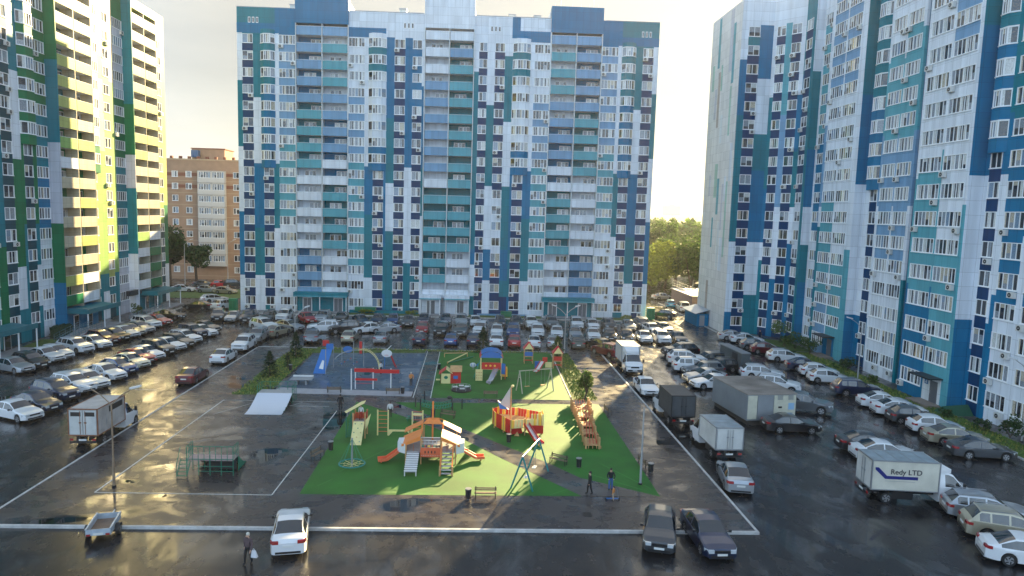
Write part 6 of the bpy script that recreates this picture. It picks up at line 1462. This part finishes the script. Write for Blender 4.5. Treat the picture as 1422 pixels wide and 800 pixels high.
conifer('small conifer nearest the camera, left of the table tennis table', -20.6, 71.6, 2.7, 1.15, YZ); conifer('small conifer by the street lamp near the far kerb', -20.4, 81.3, 3.0, 1.15, YZ); conifer('very small thin conifer between the two larger ones', -19.9, 75.8, 1.7, .5, YZ, n=400)
conifer('conifer behind the blue-roofed play tower', 1.3, 86.0, 3.3, 1.25, YZ); conifer('browner conifer behind the right pointed tower', 10.2, 83.4, 2.8, 1.3, YZ, 'mid')
tree('young loose-leaved tree in the grass right of the green rubber', 10.6, 64.6, 3.1, .9, 'mid', 900, .13, YZ, trunk=.12)
def shrub(label, x, y, r, h, kind='mid', n=420, z=.1, name='shrub', size=.11):
    rr = random.Random(int(x*7+y*3)); t = place(name, label, 'shrub', (x, y, z))
    k = MB(); 
    for _ in range(5): a = rr.uniform(0, 2*pi); k.tube((x, y, z), (x+cos(a)*r*.5, y+sin(a)*r*.5, z+h*.6), .03, bark, .01, n=5)
    k.build('stem', t); k = MB(); crown(k, (x, y, z+h*.52), (r, r, h*.5), n, LF[kind], size, 8, rr); k.build('foliage', t)
for a in (('big round shrub at the far end of the right block, nearest its corner', 43.4, 97.0, 1.5, 3.4, 'birch', 900), ('wide shrub beside the covered door of the right block', 43.6, 92.6, 1.9, 2.6, 'mid', 1000), ('shrub in front of the covered door of the right block', 43.8, 89.0, 1.4, 2.4, 'mid', 700),
          ('low dark bush behind the dark blue sedan by the right block', 43.0, 94.6, 1.2, 1.6, 'dark', 500), ('rounded bush between the door canopy and the lamp', 43.6, 79.3, 1.5, 1.7, 'dark', 700), ('small bush beside the lamp before the right block', 43.5, 73.5, .8, 1.0, 'mid', 300),
          ('small bush by the hatch of the right block', 42.9, 60.9, .7, .8, 'dark', 300), ('low bush on the strip before the white part of the right block', 43.3, 56.6, .9, 1.1, 'dark', 320), ('dark bush at the near end of the strip', 44.4, 54.9, 1.2, 2.2, 'dark', 700),
          ('biggest dark shrub at the right edge of the view', 43.2, 50.5, 2.0, 2.7, 'dark', 1300), ('green bush at the far foot of the left block', -51.9, 110.2, 1.1, 1.9, 'mid', 500), ('bush at the left end of the long block\'s grass', -10.2, 116.3, 1.2, .9, 'yel', 400), ('yellowish bush on the long block\'s grass', -17.5, 116.2, 1.6, .9, 'yel', 450),
          ('bush at the right end of the long block', 25.5, 116.2, 1.2, .8, 'yel', 300)): shrub(*a)
t = place('hedge', 'clipped green hedge at the foot of the left block', 'hedge', (-52.6, 91.6, 0))
k = MB(); rr = random.Random(2)
k.box(-53.3, -52.1, 90.2, 93.0, 0, 1.4, mat('hedge_core', (.015, .05, .02), .9))
for _ in range(2200):
    p = Vector((rr.uniform(-53.4, -52.0), rr.uniform(90.1, 93.1), rr.uniform(.05, 1.5))); u = Vector((rr.gauss(0, 1), rr.gauss(0, 1), rr.gauss(0, 1))).normalized(); w = u.orthogonal().normalized(); s_ = .07
    k.add([p-u*s_, p-w*s_, p+u*s_, p+w*s_], [(0, 1, 2, 3)], LF['con'][rr.randrange(3)])
k.build('foliage', t)
# trees at the brick block
tree('tall dark tree left of the brick block', -65.2, 154.0, 13.0, 3.6, 'dark', 3200, .30, 0, 'trees before the brick block'); tree('broad dark tree before the brick block', -60.3, 155.5, 8.6, 4.3, 'dark', 3200, .28, 0, 'trees before the brick block'); tree('low tree at the left foot of the brick block', -68, 158, 9, 3.6, 'dark', 2000, .30, 0, 'trees before the brick block')
tree('small tree at the left corner of the long block', -46.5, 160, 6, 2.6, 'dark', 1400, .26)
# the park beyond the far lane: nearer trees one by one, the wood behind as one mass
PK = [(33, 168, 10, 4.4, 'yel'), (37.5, 172, 11.5, 4.6, 'mid'), (42, 167, 10.5, 4.3, 'yel'), (46.5, 170, 13.5, 5.0, 'yel'), (51.5, 166, 14.5, 5.2, 'mid'), (57, 170, 13, 5, 'mid'), (36, 188, 13.5, 5.5, 'birch'), (43, 192, 15, 5.5, 'mid'), (50, 188, 15, 5.5, 'birch'), (56, 194, 17, 6, 'mid'), (63, 188, 15, 6, 'mid'),
      (40, 214, 16.5, 4.2, 'birch'), (47, 220, 19.5, 4, 'birch'), (54, 216, 18.5, 4.4, 'mid'), (61, 224, 20, 5, 'birch'), (68, 216, 18, 6, 'mid'), (29, 170, 9, 4, 'mid'), (30, 192, 12, 5, 'mid'), (33, 216, 15, 5, 'birch')]
PL = ['front edge of the park beside the long block', 'second rank of the park by the lane end', 'front edge of the park behind the parked minivan', 'front edge of the park left of the right tower', 'front edge of the park nearest the right tower', 'front edge of the park hidden by the tower wall', 'middle of the park, left side', 'middle of the park, left of centre', 'middle of the park, centre', 'middle of the park, right of centre', 'middle of the park, behind the tower',
      'tall rank of the park, leftmost', 'tall rank of the park, second from left', 'tall rank of the park, centre', 'tall rank of the park, right of centre', 'tall rank of the park, far right', 'park corner behind the long block', 'park middle behind the long block', 'park rear behind the long block']
for (x, y, h, r, kd), l in zip(PK, PL):
    h *= .84; tree('%s tree at the %s' % ({'yel': 'yellow-green', 'mid': 'green', 'birch': 'pale green slender'}[kd], l), x, y, h, r, kd, int(2600+r*420), .36, 0, 'park trees beyond the far lane', .03)
k = MB(); rr = random.Random(5)
for _ in range(46):
    y = rr.uniform(250, 620); x = y*rr.uniform(.17, .33); h = rr.uniform(10, 17); r = rr.uniform(6, 11)
    crown(k, (x, y, h*.5), (r, r, h*.55), 420, LF[rr.choice(('mid', 'birch', 'birch'))], 1.2, 7, rr)
tag(k.build('distant_wood'), 'hazy belt of woodland far beyond the park trees', 'wood', kind='stuff')
k = MB(); N = 60
vs = []; 
for i in range(N+1):
    a = Rd(-60+120*i/N); h = 14+9*sin(i*.37)+5*sin(i*1.1+1)
    for rad, z in ((900, -2), (1100, h*.9), (1600, h), (2400, -2)): vs.append((rad*sin(a), rad*cos(a), z))
k.add(vs, [(i*4+j, (i+1)*4+j, (i+1)*4+j+1, i*4+j+1) for i in range(N) for j in range(3)], far_m); struct('hills', k)
# ------------------------------------------------------------------ people
skin_m = mat('skin', (.50, .30, .21), .6); hair_d = mat('hair_dark', (.03, .02, .015), .7); hair_w = mat('hair_grey', (.55, .53, .48), .7)
def cloth(n, c): return mat('cloth_'+n, c, .85, 0, .15, 8)
JT = {'pel': (0, 0, .94, .125), 'bel': (0, 0, 1.08, .145), 'che': (0, .0, 1.30, .165), 'nek': (0, -.01, 1.47, .058), 'hd0': (0, .015, 1.57, .085), 'hd1': (0, .01, 1.68, .088)}
def person(label, x, y, hd, z=0, h=1.5, top='black', pants='black', hair=hair_d, pose='stand', name='person', shoes='black', hands=False, sc=None):
    """built facing +Y, feet at the origin; one continuous body grown from a skeleton"""
    t = thing(name, label, 'person', (x, y, z), Rd(hd)); s_ = h/1.78; t.scale = (s_,)*3
    J = dict(JT)
    sit = pose == 'sit'; st = {'stand': .04, 'walk': .15, 'lean': .05, 'sit': 0}[pose]
    for q, s2 in (('l', 1), ('r', -1)):
        f_ = st*s2
        if sit:
            J['kn'+q] = (s2*.14, .46, .92, .07); J['an'+q] = (s2*.14, .50, .50, .048); J['to'+q] = (s2*.15, .66, .44, .042)
        else:
            J['kn'+q] = (s2*.11, f_*.6+.03, .50, .078); J['an'+q] = (s2*.11, f_-.03, .09, .058); J['to'+q] = (s2*.13, f_+.15, .045, .042)
        J['hi'+q] = (s2*.10, 0, .88, .098)
        J['sh'+q] = (s2*.20, 0, 1.40, .078); ar = -f_*.8
        if pose == 'lean': J['el'+q] = (s2*.30, .12, 1.16, .05); J['wr'+q] = (s2*.20, .34, 1.0, .034); J['ha'+q] = (s2*.17, .42, .98, .036)
        elif sit: J['el'+q] = (s2*.25, .08, 1.14, .05); J['wr'+q] = (s2*.18, .30, 1.0, .034); J['ha'+q] = (s2*.16, .38, .98, .036)
        else: J['el'+q] = (s2*.28, ar*.4-.03, 1.12, .06); J['wr'+q] = (s2*.27, ar+.03, .88, .034); J['ha'+q] = (s2*.27, ar+.06, .79, .034)
    E_ = [('pel', 'bel'), ('bel', 'che'), ('che', 'nek'), ('nek', 'hd0'), ('hd0', 'hd1')]
    for q in 'lr': E_ += [('pel', 'hi'+q), ('hi'+q, 'kn'+q), ('kn'+q, 'an'+q), ('an'+q, 'to'+q), ('che', 'sh'+q), ('sh'+q, 'el'+q), ('el'+q, 'wr'+q), ('wr'+q, 'ha'+q)]
    if hands:
        for q, s2 in (('l', 1), ('r', -1)):
            hx, hy, hz, _ = J['ha'+q]
            for i in range(4):
                J['f%d%s' % (i, q)] = (hx-s2*.002, hy+.028-.018*i, hz-.055, .010); J['g%d%s' % (i, q)] = (hx-s2*.014, hy+.03-.018*i, hz-.095+.008*abs(i-1), .009); E_ += [('ha'+q, 'f%d%s' % (i, q)), ('f%d%s' % (i, q), 'g%d%s' % (i, q))]
            J['th'+q] = (hx-s2*.012, hy+.055, hz-.03, .010); E_.append(('ha'+q, 'th'+q))
    names = list(J); me = bpy.data.meshes.new('body'); me.from_pydata([J[n][:3] for n in names], [(names.index(a), names.index(b)) for a, b in E_], [])
    o = bpy.data.objects.new('tmp', me); COL.objects.link(o)
    md = o.modifiers.new('s', 'SKIN'); 
    for i, n in enumerate(names): r = J[n][3]; me.skin_vertices[0].data[i].radius = (r, r*(.78 if n in ('che', 'bel', 'pel') else 1)); me.skin_vertices[0].data[i].use_root = (n == 'pel')
    md2 = o.modifiers.new('u', 'SUBSURF'); md2.levels = 2; md2.render_levels = 2
    bpy.context.view_layer.update()
    em = bpy.data.meshes.new_from_object(o.evaluated_get(bpy.context.evaluated_depsgraph_get())); bpy.data.objects.remove(o)
    em.materials.clear()
    mats = [skin_m, cloth(top, CL[top]), cloth(pants, CL[pants]), cloth(shoes, CL[shoes])]
    for m in mats: em.materials.append(m)
    seg = [(Vector(J[a][:3]), Vector(J[b][:3]), a, b) for a, b in E_]
    for p in em.polygons:
        c = p.center; best = min(seg, key=lambda g: seg_d(c, g[0], g[1])); a = best[2][:2]; b = best[3][:2]
        if b in ('hd', 'ne') and a in ('ne', 'hd'): m = 0
        elif b in ('ha', 'th') or a in ('ha',) or a[0] in 'fg': m = 0
        elif b in ('hi', 'kn', 'an') or (a == 'pe' and c.z < .97): m = 2
        elif b == 'to': m = 3
        else: m = 1
        p.material_index = m; p.use_smooth = True
    ob('body', em, t)
    k = MB(); hx, hy, hz = J['hd1'][:3]
    k.ball((hx, hy-.02, hz+.0), .102, hair, 12, 8, (.92, 1.0, 1.0)); k.ball((hx, hy-.05, hz-.08), .085, hair, 10, 6, (.95, .8, .9)); k.build('hair', t, 60)
    k = MB(); k.ball((hx, hy+.085, hz-.055), .02, skin_m, 6, 5, (.7, 1.2, 1.2))
    for s2 in (-1, 1): k.ball((hx+s2*.032, hy+.078, hz-.03), .011, hair_d, 6, 4); k.ball((hx+s2*.09, hy-.0, hz-.06), .02, skin_m, 6, 5, (.5, 1, 1.4))
    k.box(hx-.022, hx+.022, hy+.078, hy+.086, hz-.105, hz-.098, c_red); k.build('face', t)
    return t, J
def seg_d(p, a, b):
    d = b-a; u = max(0, min(1, (p-a).dot(d)/max(1e-9, d.length_squared))); return (p-(a+d*u)).length
CL = {'black': (.012, .012, .015), 'navy': (.015, .02, .045), 'white': (.62, .62, .62), 'grey': (.16, .16, .17), 'blue': (.05, .12, .30), 'red': (.40, .04, .03), 'orange': (.55, .22, .06), 'tan': (.42, .32, .24), 'checked': (.09, .06, .07)}
t, J = person('pale-haired person in dark jacket carrying a white bag on the front road', -10.75, 33.4, 160, 0, 1.62, 'checked', 'black', hair_w, 'walk', hands=True)
bg_ = place('carrier_bag', 'white plastic carrier bag held by the pale-haired person', 'bag', (-10.42, 33.25, .35))
k = MB(); bgm = mat('plastic_bag', (.66, .66, .70), .35)
k.add([(-10.56, 33.2, .42), (-10.26, 33.18, .40), (-10.24, 33.34, .40), (-10.54, 33.36, .42), (-10.52, 33.22, .76), (-10.34, 33.22, .74), (-10.34, 33.30, .74), (-10.50, 33.31, .76)], [(0, 3, 2, 1), (0, 1, 5, 4), (1, 2, 6, 5), (2, 3, 7, 6), (3, 0, 4, 7), (4, 5, 6, 7)], bgm); k.build('bag_body', bg_)
k = MB(); k.tube((-10.48, 33.26, .75), (-10.45, 33.27, .84), .012, bgm, n=5).tube((-10.36, 33.26, .73), (-10.43, 33.27, .84), .012, bgm, n=5); k.build('handle', bg_)
person('person in black walking in the sun at the lower right of the green', 7.5, 42.2, 100, YZ, 1.5, 'black', 'black', hair_d, 'walk')
person('person in black top leaning over the puddle right of the green', 8.95, 42.9, 175, YZ, 1.45, 'black', 'blue', hair_d, 'lean')
t, J = person('small child in orange top on a scooter near the puddle', 8.8, 41.2, 60, YZ, .95, 'orange', 'tan', hair_d, 'stand')
sc = place('scooter', 'small kick scooter under the child near the puddle', 'scooter', (8.8, 41.35, YZ))
k = MB(); k.box(8.4, 9.15, 41.3, 41.42, YZ+.07, YZ+.1, c_blu); k.build('deck', sc); k = MB(); k.tube((9.15, 41.36, YZ+.08), (9.05, 41.36, YZ+.75), .018, steel, n=6).tube((9.05, 41.2, YZ+.75), (9.05, 41.52, YZ+.75), .016, black_plastic, n=6); k.build('handlebar', sc)
for xx in (8.38, 9.18): k = MB(); k.tube((xx, 41.33, YZ+.06), (xx, 41.39, YZ+.06), .06, tyre_m, n=12); k.build('wheel', sc)
person('person in black standing on the asphalt left of the climbing tower', -11.2, 59.6, 10, YZ, 1.5, 'black', 'black', hair_d, 'stand')
person('person in white top at the top of the climbing tower', -8.4, 53.0, 180, 1.38, 1.2, 'white', 'red', hair_d, 'stand')
person('person in pale top standing behind the red-runged ladder', -6.75, 57.8, 20, YZ, 1.45, 'white', 'black', hair_d, 'stand')
person('person in orange top bending at the right edge of the blue court', -6.0, 68.8, 200, YZ, 1.4, 'orange', 'black', hair_w, 'lean')
person('person in white shirt under the basketball hoop', -9.6, 73.6, 60, YZ, 1.35, 'white', 'black', hair_d, 'walk')
person('person in navy standing by a silver sedan at the right block', 41.0, 98.3, 200, 0, 1.75, 'navy', 'navy', hair_d, 'stand')
hz = MB(); hz.box(-2900, 2900, -190, 2800, -1.05, 60, mat('haze_air', (1, 1, 1)))
hm = MATS['haze_air']; hn = hm.node_tree; hn.nodes.clear()
pv = hn.nodes.new('ShaderNodeVolumePrincipled'); pv.inputs['Color'].default_value = (.95, .96, 1.0, 1); pv.inputs['Density'].default_value = .00022; pv.inputs['Anisotropy'].default_value = .35
oo = hn.nodes.new('ShaderNodeOutputMaterial'); hn.links.new(pv.outputs[0], oo.inputs['Volume'])
tag(hz.build('haze'), kind='stuff')
